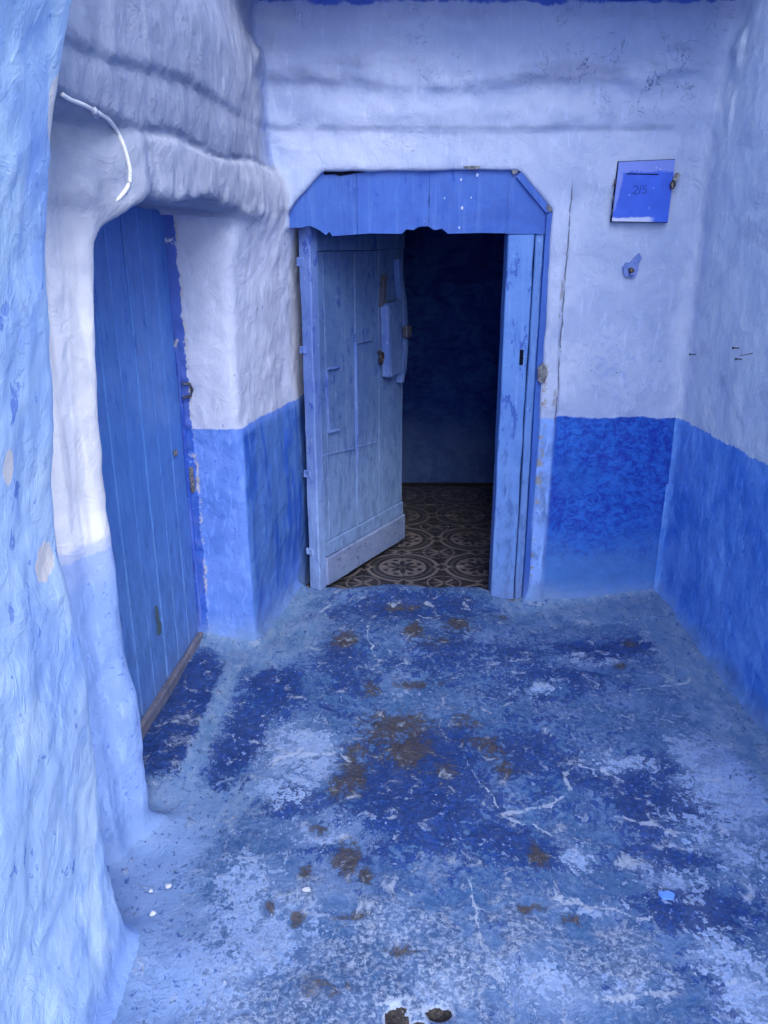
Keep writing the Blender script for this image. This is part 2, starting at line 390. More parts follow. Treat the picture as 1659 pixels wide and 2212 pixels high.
# ------------------------------------------------------------------ wall materials
def rear_extra(m, c, x, y, z):
    c = m.mix(m.step(m.add(x, m.mul(m.sub(m.noise(9, 4, .6, off=(9, 1, 3)), .5), .10)), -.38, -.46), c, (.27, .36, .60))
    # strip of plaster beside the frame, its crack, brushed deep blue right of it, scuffs
    wob = m.mul(m.sub(m.noise(14, 4, .6, off=(0, 0, 8)), .5), .02)
    crack = m.math('ABSOLUTE', m.sub(m.add(x, wob), .716))
    brush = m.noise(30, 6, .80, .7, stretch=(1, 1, 1.25), rot=(0, .7, 0), off=(2, 2, 2))
    right = m.step(x, .70, .73)
    lowz = m.step(m.add(z, m.mul(m.sub(m.noise(9, 3), .5), .04)), .884, .876)
    deep = m.mix(m.step(brush, .40, .60), (.0008, .022, .33), (.012, .12, .56))
    deep = m.mix(m.mul(m.step(m.noise(4, 4, .6, off=(3, 3, 3)), .46, .64), .5), deep, (.012, .10, .46))
    low_l = m.step(m.add(z, m.mul(m.sub(m.noise(6, 4), .5), .3)), .38, .2)
    deep = m.mix(m.mul(low_l, .75), deep, (.06, .18, .50))
    c = m.mix(m.mul(m.mul(right, lowz), .95), c, deep)
    cr = m.mul(m.step(crack, .0042, .0015), m.step(m.noise(11, 3, off=(1, 1, 1)), .40, .47))
    cr = m.mul(cr, m.mul(m.step(z, .8, .86), m.step(z, 1.80, 1.74)))
    c = m.mix(cr, c, (.09, .11, .17))
    # grey broken plaster along the crack and the frame
    pch = m.mul(m.step(m.math('ABSOLUTE', m.sub(m.add(x, wob), .71)), .016, .008), m.step(m.noise(9, 4, .6, off=(7, 0, 1)), .56, .6))
    pch = m.mul(pch, m.mul(m.step(z, .9, .95), m.step(z, 1.55, 1.5)))
    c = m.mix(m.mul(pch, .8), c, (.22, .24, .30))
    fr_e = m.mul(m.step(m.math('ABSOLUTE', m.sub(x, .66)), .022, .010), m.step(m.noise(17, 4, .7, off=(3, 1, 6)), .56, .6))
    c = m.mix(m.mul(m.mul(fr_e, m.step(z, 1.25, .95)), .75), c, (.24, .22, .17))
    # scratched patch of thin paint
    dx = m.sub(x, .99); dz = m.sub(z, 1.10)
    rr = m.add(m.mul(m.mul(dx, dx), 1.0), m.mul(m.mul(dz, dz), .7))
    scf = m.mul(m.step(rr, .05, .008), m.step(m.noise(24, 6, .75, 1.2, stretch=(1, 1, .8), off=(6, 6, 6)), .50, .62))
    c = m.mix(m.mul(scf, .42), c, (.17, .27, .62))
    spk = m.mul(m.step(rr, .06, .01), m.step(m.noise(44, 4, .6, 1.0, off=(1, 9, 6)), .665, .685))
    c = m.mix(m.mul(spk, .8), c, (.02, .05, .22))
    # shade under the sagging ledges painted as grey bands, top slightly darker
    bz = m.add(z, m.add(m.mul(m.sub(m.noise(3.5, 4, .6, 1.0, off=(8, 8, 8)), .5), .10), m.mul(m.math('SINE', m.mul(x, 7.0)), .006)))
    grey = (.19, .23, .38)
    b1 = m.mul(m.step(m.math('ABSOLUTE', m.sub(bz, 2.155)), .065, .012), m.step(m.noise(3, 4, .6, off=(0, 5, 0), stretch=(1, 1, 3)), .40, .56))
    b2 = m.mul(m.step(m.math('ABSOLUTE', m.sub(m.add(z, m.mul(m.sub(m.noise(5, 3, .6, off=(8, 1, 8)), .5), .02)), 1.974)), .012, .003), m.step(m.noise(5, 3, .6, off=(4, 5, 0)), .38, .50))
    c = m.mix(m.mul(m.math('MAXIMUM', b1, m.mul(b2, .45)), .55), c, grey)
    upw = m.mul(.45, m.mul(m.step(m.add(z, m.mul(m.sub(m.noise(6, 5, .65, 1, off=(2, 8, 1)), .5), .16)), 2.12, 2.22), .55))
    c = m.mix(upw, c, (.34, .43, .68))
    c = m.mix(m.mul(m.step(m.add(x, m.mul(m.sub(m.noise(9, 4, .6, off=(5, 1, 3)), .5), .12)), 1.14, 1.24), m.step(z, .88, .92)), c, (.50, .58, .78))
    # fine cracks and flaked edges high on the right
    cn = m.noise(7, 4, .6, 1.6, off=(3, 2, 5)); dxx = m.mul(m.sub(x, .93), 1 / .30); dzz = m.mul(m.sub(z, 2.15), 1 / .16)
    reg = m.step(m.add(m.mul(dxx, dxx), m.mul(dzz, dzz)), 1.1, .4)
    ck = m.mul(m.step(m.math('ABSOLUTE', m.sub(cn, .5)), .011, .003), m.mul(reg, m.step(m.noise(5, 3, off=(8, 3, 3)), .47, .54)))
    c = m.mix(m.mul(ck, .8), c, (.07, .10, .24))
    ck2 = m.mul(m.step(m.math('ABSOLUTE', m.sub(m.noise(9, 4, .6, 1.2, off=(6, 2, 2)), .5)), .008, .002), m.mul(m.step(m.noise(4, 3, off=(1, 3, 9)), .54, .58), m.step(z, 1.85, 1.9)))
    c = m.mix(m.mul(ck2, .55), c, (.12, .16, .33))
    # blue ceiling paint lapping down
    top = m.step(m.add(z, m.mul(m.sub(m.noise(5, 5, .7, .5, off=(1, 2, 9)), .5), .09)), 2.362, 2.372)
    c = m.mix(m.mul(top, .9), c, (.03, .10, .52))
    return c
BEAM = (.37, .42, .55)
def beam_blend(m, c, z, lo=1.50, hi=1.64):
    b = m.mix(m.step(m.noise(6, 4, .6, .4, off=(3, 9, 3)), .4, .65), BEAM, (.29, .34, .47))
    return m.mix(m.step(m.add(z, m.mul(m.sub(m.noise(7, 4, .6, .5, off=(9, 9, 3)), .5), .16)), lo, hi), c, b)
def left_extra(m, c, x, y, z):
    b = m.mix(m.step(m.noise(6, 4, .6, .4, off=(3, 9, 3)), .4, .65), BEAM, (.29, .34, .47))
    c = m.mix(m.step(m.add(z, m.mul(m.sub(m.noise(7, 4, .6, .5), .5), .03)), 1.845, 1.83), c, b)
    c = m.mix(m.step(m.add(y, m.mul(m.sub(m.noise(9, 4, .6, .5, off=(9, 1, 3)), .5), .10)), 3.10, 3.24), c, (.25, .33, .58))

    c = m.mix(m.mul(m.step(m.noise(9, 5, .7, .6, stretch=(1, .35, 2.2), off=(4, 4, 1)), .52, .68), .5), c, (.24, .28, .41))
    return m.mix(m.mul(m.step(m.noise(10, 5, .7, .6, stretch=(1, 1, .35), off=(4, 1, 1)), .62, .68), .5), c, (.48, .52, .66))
def far_extra(m, c, x, y, z):
    c = beam_blend(m, c, z, 1.60, 1.72)
    # blue door paint lapping on the jamb, exposed render beside it, drips
    e = m.add(x, m.mul(m.sub(m.noise(22, 5, .75, .6, off=(0, 3, 1)), .5), .045))
    front = m.step(y, 2.96, 2.92)
    lap = m.mul(m.step(e, -.708, -.711), front)
    bro = m.mul(m.mul(m.step(e, -.698, -.702), m.step(m.noise(13, 5, .8, off=(1, 3, 7)), .50, .56)), front)
    c = m.mix(m.mul(bro, .8), c, (.40, .41, .45))
    c = m.mix(m.mul(m.mul(lap, m.step(m.noise(16, 4, .7, off=(9, 9, 1)), .64, .60)), .9), c, (.02, .085, .46))
    # dots of blue paint
    v = m.voro(20, vec=m.scaled((1, 1, .8), off=(.3, 0, 0)))
    dots = m.mul(m.mul(m.step(v, .10, .07), m.step(z, .9, .96)), m.step(m.noise(6, 2, off=(0, 0, 3)), .5, .56))
    c = m.mix(m.mul(dots, .85), c, (.06, .12, .42))
    # reveal lower part: streaky deep blue
    rev = m.mul(m.step(m.add(x, m.mul(m.noise(8, 2), .01)), -.525, -.515), m.step(m.add(z, m.mul(m.noise(9, 3), .05)), .95, .90))
    st = m.noise(34, 4, .6, .3, stretch=(1, 1, .07), off=(2, 0, 0))
    dk = m.mix(m.step(m.add(st, m.mul(m.sub(m.noise(5, 4, off=(6, 1, 2)), .5), .8)), .38, .68), (.060, .155, .46), (.012, .075, .42))
    rev = m.mul(rev, m.step(m.add(z, m.mul(m.noise(7, 4, .6, off=(2, 2, 7)), .35)), .22, .5, .35, .95))
    c = m.mix(rev, c, dk)
    gz_ = m.add(z, m.mul(m.noise(7, 4, .6), .2))
    return c
def near_extra(m, c, x, y, z):
    st = m.noise(14, 3, .5, .2, stretch=(1, 1, .10), off=(2, 5, 0))
    c = m.mix(m.mul(m.mul(m.step(st, .48, .56), m.step(z, .86, .9)), .65), c, (.86, .88, .95))
    half = m.mul(m.step(m.add(z, m.mul(m.noise(14, 2), .03)), .80, .79), 0.0)
    veil = m.mul(m.step(m.add(z, m.mul(m.noise(9, 3), .05)), .93, .91), m.step(m.add(z, m.mul(m.noise(9, 3, off=(3, 3, 3)), .05)), .80, .84))
    return beam_blend(m, m.mix(m.mul(veil, .6), c, (.36, .48, .80)), z, 1.40, 1.72)
def front_extra(m, c, x, y, z):
    v = m.step(m.noise(17, 5, .65, .7, stretch=(1, 1, .6), off=(3, 0, 1)), .63, .65)
    c = m.mix(m.mul(v, .7), c, (.06, .16, .62))
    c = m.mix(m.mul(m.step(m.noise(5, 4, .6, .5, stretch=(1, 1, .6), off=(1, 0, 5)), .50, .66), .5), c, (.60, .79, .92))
    # chips of bare white plaster
    for (a, b, r1, r2) in CHIPS:
        dy = m.mul(m.sub(y, a), 1 / r1); dz = m.mul(m.sub(z, b), 1 / r2)
        rr = m.add(m.add(m.mul(dy, dy), m.mul(dz, dz)), m.mul(m.sub(m.noise(40, 4, .6), .5), 1.6))
        c = m.mix(m.step(rr, 1.05, .95), c, (.74, .72, .72))
    return c
CHIPS = []
for (u, v, r1, r2) in ((105, 1213, .050, .035), (5, 232, .03, .05), (4, 1010, .02, .03)):
    p = on_plane(u, v, (-.62, 1.4, 1), (1, 0, 0)); CHIPS.append((p[1], p[2], r1, r2))
def right_extra(m, c, x, y, z):
    c = m.mix(m.mul(m.step(m.add(y, m.mul(m.sub(m.noise(9, 4, .6, off=(5, 1, 3)), .5), .12)), 3.12, 3.24), m.step(z, .88, .92)), c, (.50, .58, .78))
    c = m.mix(m.mul(m.mul(m.step(m.noise(7, 5, .7, .8, off=(1, 4, 8)), .54, .64), m.mul(m.step(z, 1.25, .95), m.step(z, .89, .93))), .5), c, (.62, .70, .90))
    c = m.mix(m.mul(m.step(m.noise(4.5, 5, .7, 1.2, stretch=(1, .6, 1), off=(1, 4, 1)), .50, .62), m.step(z, .87, .9, .0, .4)), c, (.40, .46, .64))
    return c
mats = {
    'rear_wall': wall_mat('limewash_rear', (.38, .465, .69), (.18, .34, .80), .88, rear_extra, up_alt=(.285, .37, .61)),
    'right_wall': wall_mat('limewash_right', (.66, .74, .86), (.14, .33, .82), .878, right_extra, up_alt=(.54, .62, .78), low_alt=(.07, .235, .74)),
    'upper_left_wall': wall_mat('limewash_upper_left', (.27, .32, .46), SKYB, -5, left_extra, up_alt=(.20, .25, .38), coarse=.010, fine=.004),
    'far_pillar': wall_mat('limewash_far_pillar', (.44, .51, .71), (.115, .235, .68), .925, far_extra, up_alt=(.36, .43, .62), low_alt=(.085, .195, .62)),
    'recess_wall': wall_mat('limewash_recess', MID, MID, -5),
    'near_pillar': wall_mat('limewash_near_pillar', (.64, .67, .76), (.26, .40, .76), .865, near_extra, up_alt=(.54, .57, .66), low_alt=(.20, .33, .68), foot=(.17, .28, .56)),
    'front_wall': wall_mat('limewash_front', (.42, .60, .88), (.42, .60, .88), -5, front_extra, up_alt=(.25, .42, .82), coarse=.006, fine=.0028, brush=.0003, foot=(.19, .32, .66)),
    'ceiling': wall_mat('limewash_ceiling', (.03, .10, .52), (.03, .10, .52), -5, up_alt=(.02, .07, .42)),
}
# ground -----------------------------------------------------------------
gm = M('worn_painted_concrete', 0.6, 0.35)
pale, dark, brown, clean, vein, pit, greya = [gm.attr(k) for k in ('pale', 'dark', 'brown', 'clean', 'vein', 'pit', 'grey')]
S2 = (1, .75, 1)
nA = gm.noise(5.5, 6, .66, .5, off=(1, 1, 0)); nB = gm.noise(17, 7, .72, .6, off=(5, 3, 0)); nC = gm.noise(55, 6, .72, .3, off=(2, 8, 0), stretch=(1, .8, 1))
nD = gm.noise(150, 4, .7, 0, off=(4, 2, 0)); nE = gm.noise(9, 6, .7, 1.0, off=(7, 7, 2))
def ct(n, k): return gm.mul(gm.sub(n, .5), k)
c = gm.mix(gm.step(nA, .42, .60), (.034, .100, .26), (.085, .165, .36))
c = gm.mix(gm.mul(gm.step(nB, .46, .56), .75), c, (.016, .062, .215))
# dark navy old layer
dv = gm.add(gm.add(gm.mul(dark, .85), ct(nE, 1.6)), ct(nC, 2.2))
dm = gm.step(dv, .22, .34)
c = gm.mix(gm.mul(gm.step(gm.add(nC, ct(nE, .6)), .54, .60), gm.sub(.62, gm.mul(dm, .4))), c, (.12, .21, .42))
c = gm.mix(gm.mul(dm, .90), c, gm.mix(gm.step(nC, .45, .62), (.003, .020, .12), (.006, .043, .245)))
# pale limewash remnants
pv = gm.add(gm.add(gm.mul(pale, .72), ct(nB, 2.4)), ct(nC, 2.4))
pm = gm.step(pv, .34, .40)
c = gm.mix(gm.mul(pm, .9), c, gm.mix(gm.step(nD, .4, .62), (.15, .27, .56), (.32, .45, .72)))
c = gm.mix(gm.mul(gm.mul(gm.step(gm.add(gm.mul(pale, .7), gm.add(ct(nA, 1.6), ct(nB, 1.2))), .05, .65), gm.sub(1.0, gm.mul(dm, .6))), .55), c, (.20, .30, .54))
# salt and pepper of bare grit
gsel = gm.step(gm.add(gm.add(gm.mul(greya, .75), ct(nB, 1.6)), ct(nA, 1.0)), .28, .55)
nF = gm.noise(78, 5, .75, .4, off=(3, 9, 0))
grit = gm.mix(gm.step(nF, .44, .50), (.035, .06, .13), gm.mix(gm.step(nF, .50, .58), (.10, .15, .27), (.36, .43, .56)))
c = gm.mix(gm.math('MAXIMUM', gm.mul(gsel, gm.step(nE, .35, .65, .35, .68)), gm.mul(gm.step(nE, .40, .60, .08, .26), gm.sub(1.0, gm.mul(dm, .75)))), c, grit)
# cleaner brushed paint along the walls
cvn = gm.add(clean, gm.add(ct(nB, 2.0), gm.add(ct(nC, 1.4), ct(nA, .8))))
cl = gm.mix(gm.step(gm.noise(30, 5, .65, .4, stretch=(1, .4, 1), off=(6, 2, 0)), .40, .62), (.085, .175, .35), (.15, .235, .40))
gx_, gy_, gz_ = gm.xyz()
cl = gm.mix(gm.mul(gm.mul(gm.step(gx_, -.35, -.62), gm.step(gy_, 2.25, 1.75)), .85), cl, (.17, .28, .55))
cl = gm.mix(gm.mul(gm.step(gm.add(pale, ct(nB, 1.0)), .35, .75), .8), cl, (.20, .32, .60))
c = gm.mix(gm.mul(gm.step(cvn, .36, .52), .88), c, cl)
c = gm.mix(gm.mul(gm.mul(gm.step(cvn, .25, .5), gm.step(nC, .585, .615)), .8), c, (.010, .05, .26))
# bare earthy brown where every coat is gone
bv = gm.add(gm.mul(brown, 1.2), gm.add(ct(nB, 2.8), ct(nC, 2.4)))
bv = gm.add(bv, gm.add(ct(nF, 1.6), ct(nD, .8)))
c = gm.mix(gm.mul(gm.step(bv, .30, .75), .60), c, (.016, .035, .10))
c = gm.mix(gm.mul(gm.step(bv, .56, .98), .82), c, gm.mix(gm.step(nD, .42, .6), (.030, .029, .034), (.082, .067, .056)))
# lime veins and drips
vv = gm.add(vein, gm.add(ct(nC, 2.4), gm.add(ct(nB, 2.6), ct(nE, 1.2))))
c = gm.mix(gm.mul(gm.step(vv, .66, .95), .75), c, (.32, .40, .56))
ptv = gm.add(pit, gm.add(ct(nC, 1.2), ct(nB, 1.4)))
c = gm.mix(gm.mul(gm.step(gm.add(pit, ct(nB, 1.6)), .10, .30), .8), c, (.30, .38, .55))
c = gm.mix(gm.step(ptv, .45, .52), c, gm.mix(gm.step(nD, .5, .6), (.014, .012, .016), (.05, .045, .045)))
gm.color(c)
gm.rough(gm.step(nB, .3, .7, .45, .75))
gm.bump(nE, .006); gm.bump(nB, .0045); gm.bump(nC, .0022); gm.bump(nD, .0009); gm.bump(pm, .0008)
mats['ground'] = gm.mat

LAB = {
    'rear_wall': ('pale blue limewashed wall with a deep blue lower band, around the open doorway', 'wall'),
    'right_wall': ('plain side wall at the right edge, pale above and blue below, with nails in it', 'wall'),
    'upper_left_wall': ('grey white sagging plaster band above the closed blue plank door', 'wall'),
    'far_pillar': ('plaster pillar between the two doors, white on top and sky blue below', 'pillar'),
    'recess_wall': ('blue wall at the back of the left door recess', 'wall'),
    'near_pillar': ('off-white fluted plaster pillar left of the closed plank door', 'pillar'),
    'front_wall': ('bright light blue bulging wall end nearest the viewer at the left', 'wall'),
    'ceiling': ('deep blue ceiling edge above the rear wall', 'ceiling'),
}
for k, nm in enumerate(NAMES):
    sel = own == k
    if not sel.any(): continue
    v, q, n = sub_mesh(sel)
    if nm == 'ground':
        v, q, n = subdivide(v, q, n)
        me = make_mesh(nm, v, q, n)
        X, Y = v[:, 0], v[:, 1]
        def wblobs(L):
            r = np.zeros(len(v))
            for (u_, v_, ru, rv, s_) in L:
                a, b = on_z(u_, v_); a2, _ = on_z(u_ + ru, v_); _, b2 = on_z(u_, v_ - rv)
                r = np.maximum(r, s_ * np.exp(-(((X - a) / (a2 - a)) ** 2 + ((Y - b) / (b2 - b)) ** 2)))
            return r
        def wlines(L):
            r = np.zeros(len(v))
            P = np.stack([X, Y], 1) + np.stack([fbm(v * 16 + 3, 3), fbm(v * 16 + 8, 3)], 1) * .030
            for (pts, w) in L:
                W = [np.array(on_z(*p)) for p in pts]
                for a, b in zip(W[:-1], W[1:]):
                    t = np.clip(((P - a) @ (b - a)) / ((b - a) @ (b - a)), 0, 1)
                    dd = np.linalg.norm(P - a - t[:, None] * (b - a), axis=1)
                    r = np.maximum(r, np.exp(-(dd / w) ** 2))
            return r
        at = {
            'pale': wblobs([(650, 1620, 90, 50, 1), (600, 1700, 80, 40, .8), (1560, 1700, 90, 110, 1), (1500, 1790, 60, 50, .6), (1250, 1850, 40, 30, .9), (560, 2010, 180, 110, .8),
                            (960, 2130, 60, 40, 1.1), (1600, 2120, 80, 120, .9), (700, 1800, 120, 50, .45), (1330, 1650, 80, 20, .7), (1340, 2120, 120, 60, .6),
                            (1100, 2100, 200, 60, .5), (860, 1500, 60, 30, .35), (1150, 1500, 80, 20, .45), (430, 2120, 90, 90, .6), (1450, 1900, 90, 50, .55), (420, 2120, 150, 120, 1.0), (520, 1900, 90, 60, .8), (560, 2080, 120, 60, .8), (1560, 1560, 60, 60, .5), (1600, 1850, 60, 60, .6), (1180, 2120, 120, 60, .7), (450, 1960, 70, 60, .6), (680, 1660, 60, 40, .8), (1280, 1960, 100, 20, .5), (1250, 1440, 120, 14, .4)]),
            'dark': wblobs([(590, 1500, 75, 50, 1), (400, 1560, 60, 110, 1.6), (600, 1480, 60, 40, .9), (530, 1600, 40, 70, 1.2), (480, 1720, 40, 60, 1.3), (500, 1640, 60, 60, .8), (900, 1720, 160, 120, 1.0), (960, 1620, 120, 60, .8), (640, 1720, 90, 40, .6), (1080, 1820, 120, 60, .8), (1400, 1720, 130, 90, .8), (1180, 1480, 160, 50, .55), (1500, 1960, 130, 60, .9),
                            (1420, 1850, 120, 40, .7), (750, 1450, 90, 90, .5), (1000, 1430, 200, 60, .5), (1300, 1420, 150, 22, .9), (1150, 1640, 120, 100, .6), (1560, 2130, 70, 90, .5), (900, 1330, 200, 30, .7),
                            (1100, 1850, 150, 40, .5), (700, 1830, 100, 30, .4)]),
            'brown': wblobs([(745, 1395, 34, 16, 1.1), (893, 1376, 22, 18, 1.2), (990, 1366, 34, 18, 1), (1080, 1345, 20, 7, 1), (860, 1560, 80, 34, 1.0), (880, 1615, 66, 48, 1.05), (820, 1590, 50, 20, .9), (1040, 1600, 60, 14, .8), (765, 1670, 38, 50, 1),
                             (750, 1860, 34, 40, 1.1), (690, 1790, 22, 16, 1), (1065, 1610, 40, 24, .8), (1090, 1660, 30, 30, .8), (1160, 1845, 26, 30, 1), (1150, 1963, 36, 13, 1.1), (1230, 1985, 30, 14, .9), (1360, 1410, 16, 9, 1.1),
                             (1340, 1450, 16, 8, .9), (640, 1985, 22, 22, 1), (770, 1620, 50, 24, .7), (1010, 1560, 40, 30, .6), (960, 1660, 40, 40, .6), (730, 1700, 30, 40, .8), (790, 1900, 20, 30, .9), (940, 1400, 60, 14, .6), (580, 1960, 16, 22, .9), (860, 2055, 60, 12, .8), (760, 1985, 40, 14, .75), (900, 1480, 60, 10, .8), (800, 1490, 30, 20, .7), (1100, 1760, 40, 10, .6), (660, 1880, 14, 20, 1),
                             (870, 1335, 60, 8, .8), (700, 2130, 90, 30, .45)]),
            'grey': wblobs([(850, 2050, 260, 120, 1), (1330, 2060, 150, 90, .9), (1000, 1900, 250, 70, .5), (420, 1600, 90, 90, .7), (900, 1620, 160, 90, .4), (700, 2150, 240, 110, 1.0), (900, 2120, 250, 90, 1.0), (1150, 2000, 150, 90, .8), (640, 1920, 100, 50, .6), (870, 1600, 90, 60, .5), (1230, 1650, 60, 20, .7), (400, 1700, 50, 60, .6), (1250, 1800, 200, 60, .5)]),
            'vein': wlines([([(1085, 1757), (1150, 1748), (1200, 1730), (1230, 1703), (1218, 1672), (1250, 1652), (1300, 1662), (1345, 1692)], .011), ([(1085, 1760), (1150, 1775), (1185, 1802)], .010),
                            ([(1005, 1640), (1040, 1690), (1075, 1745)], .005), ([(1280, 2150), (1380, 2160), (1463, 2145)], .012), ([(1207, 1934), (1300, 1955), (1400, 1978)], .011),
                            ([(560, 1600), (640, 1640), (740, 1620)], .012), ([(1330, 1760), (1420, 1780), (1480, 1800)], .010), ([(590, 1650), (660, 1620)], .014), ([(870, 1345), (930, 1352)], .006),
                            ([(1010, 1900), (1040, 2010), (1020, 2080)], .006), ([(820, 2170), (850, 2155), (900, 2170)], .009), ([(1500, 2110), (1560, 2130), (1640, 2110)], .01), ([(1380, 1500), (1480, 1490)], .006),
                            ([(800, 1370), (806, 1430)], .006), ([(700, 1600), (760, 1640)], .005)]),
        }
        pt = np.zeros(len(v))
        for (a, b, ra, rb, dep) in PITS:
            if dep > .01: pt = np.maximum(pt, np.exp(-(((X - a) / ra) ** 2 + ((Y - b) / rb) ** 2) ** 2))
        at['pit'] = pt
        cw = np.stack(comps(v[:, 0], v[:, 1], np.full(len(v), .1)))[[0, 1, 3, 5, 6]].min(0)
        cln = 1 - sstep(cw, .05, .30)
        rearopen = gauss(X, .08, .42) * sstep(Y, 2.9, 3.2); cln = cln * (1 - rearopen)
        cln = np.maximum(cln, .75 * np.exp(-(((X - .95) / .42) ** 2 + ((Y - 3.12) / .15) ** 2)))
        cln = np.maximum(cln, .8 * np.exp(-(((X + .38) / .16) ** 2 + ((Y - 2.98) / .22) ** 2)))
        ridge = [np.array(on_z(*p)) for p in ((520, 1420), (470, 1540), (425, 1640), (385, 1740))]
        for a, b in zip(ridge[:-1], ridge[1:]):
            P = np.stack([X, Y], 1); t = np.clip(((P - a) @ (b - a)) / ((b - a) @ (b - a)), 0, 1)
            cln = np.maximum(cln, .95 * np.exp(-(np.linalg.norm(P - a - t[:, None] * (b - a), axis=1) / .035) ** 2))
        cln = cln * (1 - .9 * sstep(-X, .60, .68) * sstep(Y, 2.05, 2.2) * (1 - sstep(Y, 2.75, 2.85)))
        at['clean'] = cln
        for kk, arr in at.items():
            a_ = me.attributes.new(kk, 'FLOAT', 'POINT'); a_.data.foreach_set('value', arr.astype(np.float32))
        o = link('ground', me, mats[nm]); tag(o, kind='structure')
        o['label'] = 'worn blue painted concrete ground with brown bare spots'
        continue
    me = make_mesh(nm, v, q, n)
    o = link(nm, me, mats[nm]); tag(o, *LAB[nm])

# house mass above and beside the porch, and the lane outside it
def big(name, x0, x1, y0, y1, z0, z1, mat, **k): return box(name, x0, x1, y0, y1, z0, z1, mat, bev=0, **k)
hs = empty('house', (0, 2.6, 2.5)); tag(hs, 'unseen upper storey of the blue house above the porch, added to block sky', 'house')
def hbox(nm, x0, x1, y0, y1, z0, z1, mat):
    return box(nm, x0, x1, y0 - 2.6, y1 - 2.6, z0 - 2.5, z1 - 2.5, mat, hs, bev=0)
hbox('unseen_storey', -4, 4, 2.905, 5.6, 2.488, 4.4, mats['front_wall'])  # unseen, added to block sky; front edge placed for light on the rear wall
hbox('upper_side', -4, -.63, -1.4, 2.904, 2.488, 3.6, mats['front_wall'])
hbox('upper_side', 1.27, 4, 1.0, 2.904, 2.488, 3.3, mats['right_wall'])
hbox('corner_wall', -4, -1.05, -1.4, 5.6, -.3, 2.487, mats['front_wall'])
hbox('corner_wall', -1.05, -.600, -1.4, .66, -.3, 2.487, mats['front_wall'])
hbox('side_wall', 1.53, 4, 1.0, 5.6, -.3, 2.487, mats['right_wall'])
bm = bmesh.new()
for (x0, x1, y0, y1) in ((-30, 30, -30, .60), (1.54, 30, .60, 3.0)):
    vs = [bm.verts.new(p) for p in ((x0, y0, -.004), (x1, y0, -.004), (x1, y1, -.004), (x0, y1, -.004))]; bm.faces.new(vs)
lane = bm_done('lane', bm, gm.mat); tag(lane, 'blue painted lane in front of the porch', kind='structure')

# ------------------------------------------------------------------ room behind the open door
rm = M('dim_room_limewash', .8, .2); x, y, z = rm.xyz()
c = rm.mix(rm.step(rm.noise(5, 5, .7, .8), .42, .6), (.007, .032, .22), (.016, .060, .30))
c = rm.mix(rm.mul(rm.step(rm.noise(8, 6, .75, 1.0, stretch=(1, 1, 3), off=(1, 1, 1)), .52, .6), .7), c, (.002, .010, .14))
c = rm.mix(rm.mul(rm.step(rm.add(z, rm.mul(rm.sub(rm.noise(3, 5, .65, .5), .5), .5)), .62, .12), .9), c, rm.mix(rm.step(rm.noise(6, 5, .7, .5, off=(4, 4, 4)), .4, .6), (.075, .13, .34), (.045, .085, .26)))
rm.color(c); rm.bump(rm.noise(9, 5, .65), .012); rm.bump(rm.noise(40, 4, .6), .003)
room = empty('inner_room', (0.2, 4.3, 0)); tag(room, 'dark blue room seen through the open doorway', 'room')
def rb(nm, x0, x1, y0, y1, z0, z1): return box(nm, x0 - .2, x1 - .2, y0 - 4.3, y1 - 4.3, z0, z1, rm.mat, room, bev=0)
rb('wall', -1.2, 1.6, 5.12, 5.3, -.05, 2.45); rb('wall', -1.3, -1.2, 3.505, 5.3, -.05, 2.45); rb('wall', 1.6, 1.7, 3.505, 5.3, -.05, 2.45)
rb('ceiling', -1.3, 1.7, 3.505, 5.3, 2.46, 2.55)
rb('skirting', -1.19, 1.59, 5.110, 5.119, .03, .262)
# patterned cement tiles, one object each, four make one ring
TS = .193
tm = M('cement_tile_pattern', .45, .4); ox, oy, oz = tm.xyz(tm.obj)
a = tm.mul(ox, 1 / TS); b = tm.mul(oy, 1 / TS)
r2 = tm.math('SQRT', tm.add(tm.mul(a, a), tm.mul(b, b)))
ang = tm.math('ARCTAN2', b, a)
DK = (.018, .02, .03); LT = (.125, .115, .125); MD = (.055, .055, .065)
def ring(v, c0, w): return tm.step(tm.math('ABSOLUTE', tm.sub(v, c0)), w, w - .015)
c = tm.mix(tm.step(r2, .60, .62), LT, DK)                               # field inside, dark outside
c = tm.mix(ring(r2, .74, .05), c, MD)
c = tm.mix(ring(r2, .90, .055), c, LT)
petal = tm.math('ABSOLUTE', tm.math('COSINE', tm.mul(ang, 4)))          # eight-lobed flower
lob = tm.add(.16, tm.mul(petal, .26))
c = tm.mix(tm.mul(tm.step(r2, lob, tm.sub(lob, .03)), 1), c, DK)
lob2 = tm.math('ABSOLUTE', tm.math('SINE', tm.mul(ang, 4)))
c = tm.mix(tm.mul(ring(r2, .47, .07), tm.step(lob2, .80, .86)), c, DK)
c = tm.mix(tm.step(r2, .12, .10), c, MD)
def diam(u0, v0): return tm.add(tm.math('ABSOLUTE', tm.sub(a, u0)), tm.math('ABSOLUTE', tm.sub(b, v0)))
for (p, q_) in ((1, 0), (0, 1)):
    dd = diam(p, q_)
    c = tm.mix(tm.step(dd, .27, .25), c, LT); c = tm.mix(tm.step(dd, .17, .15), c, DK)
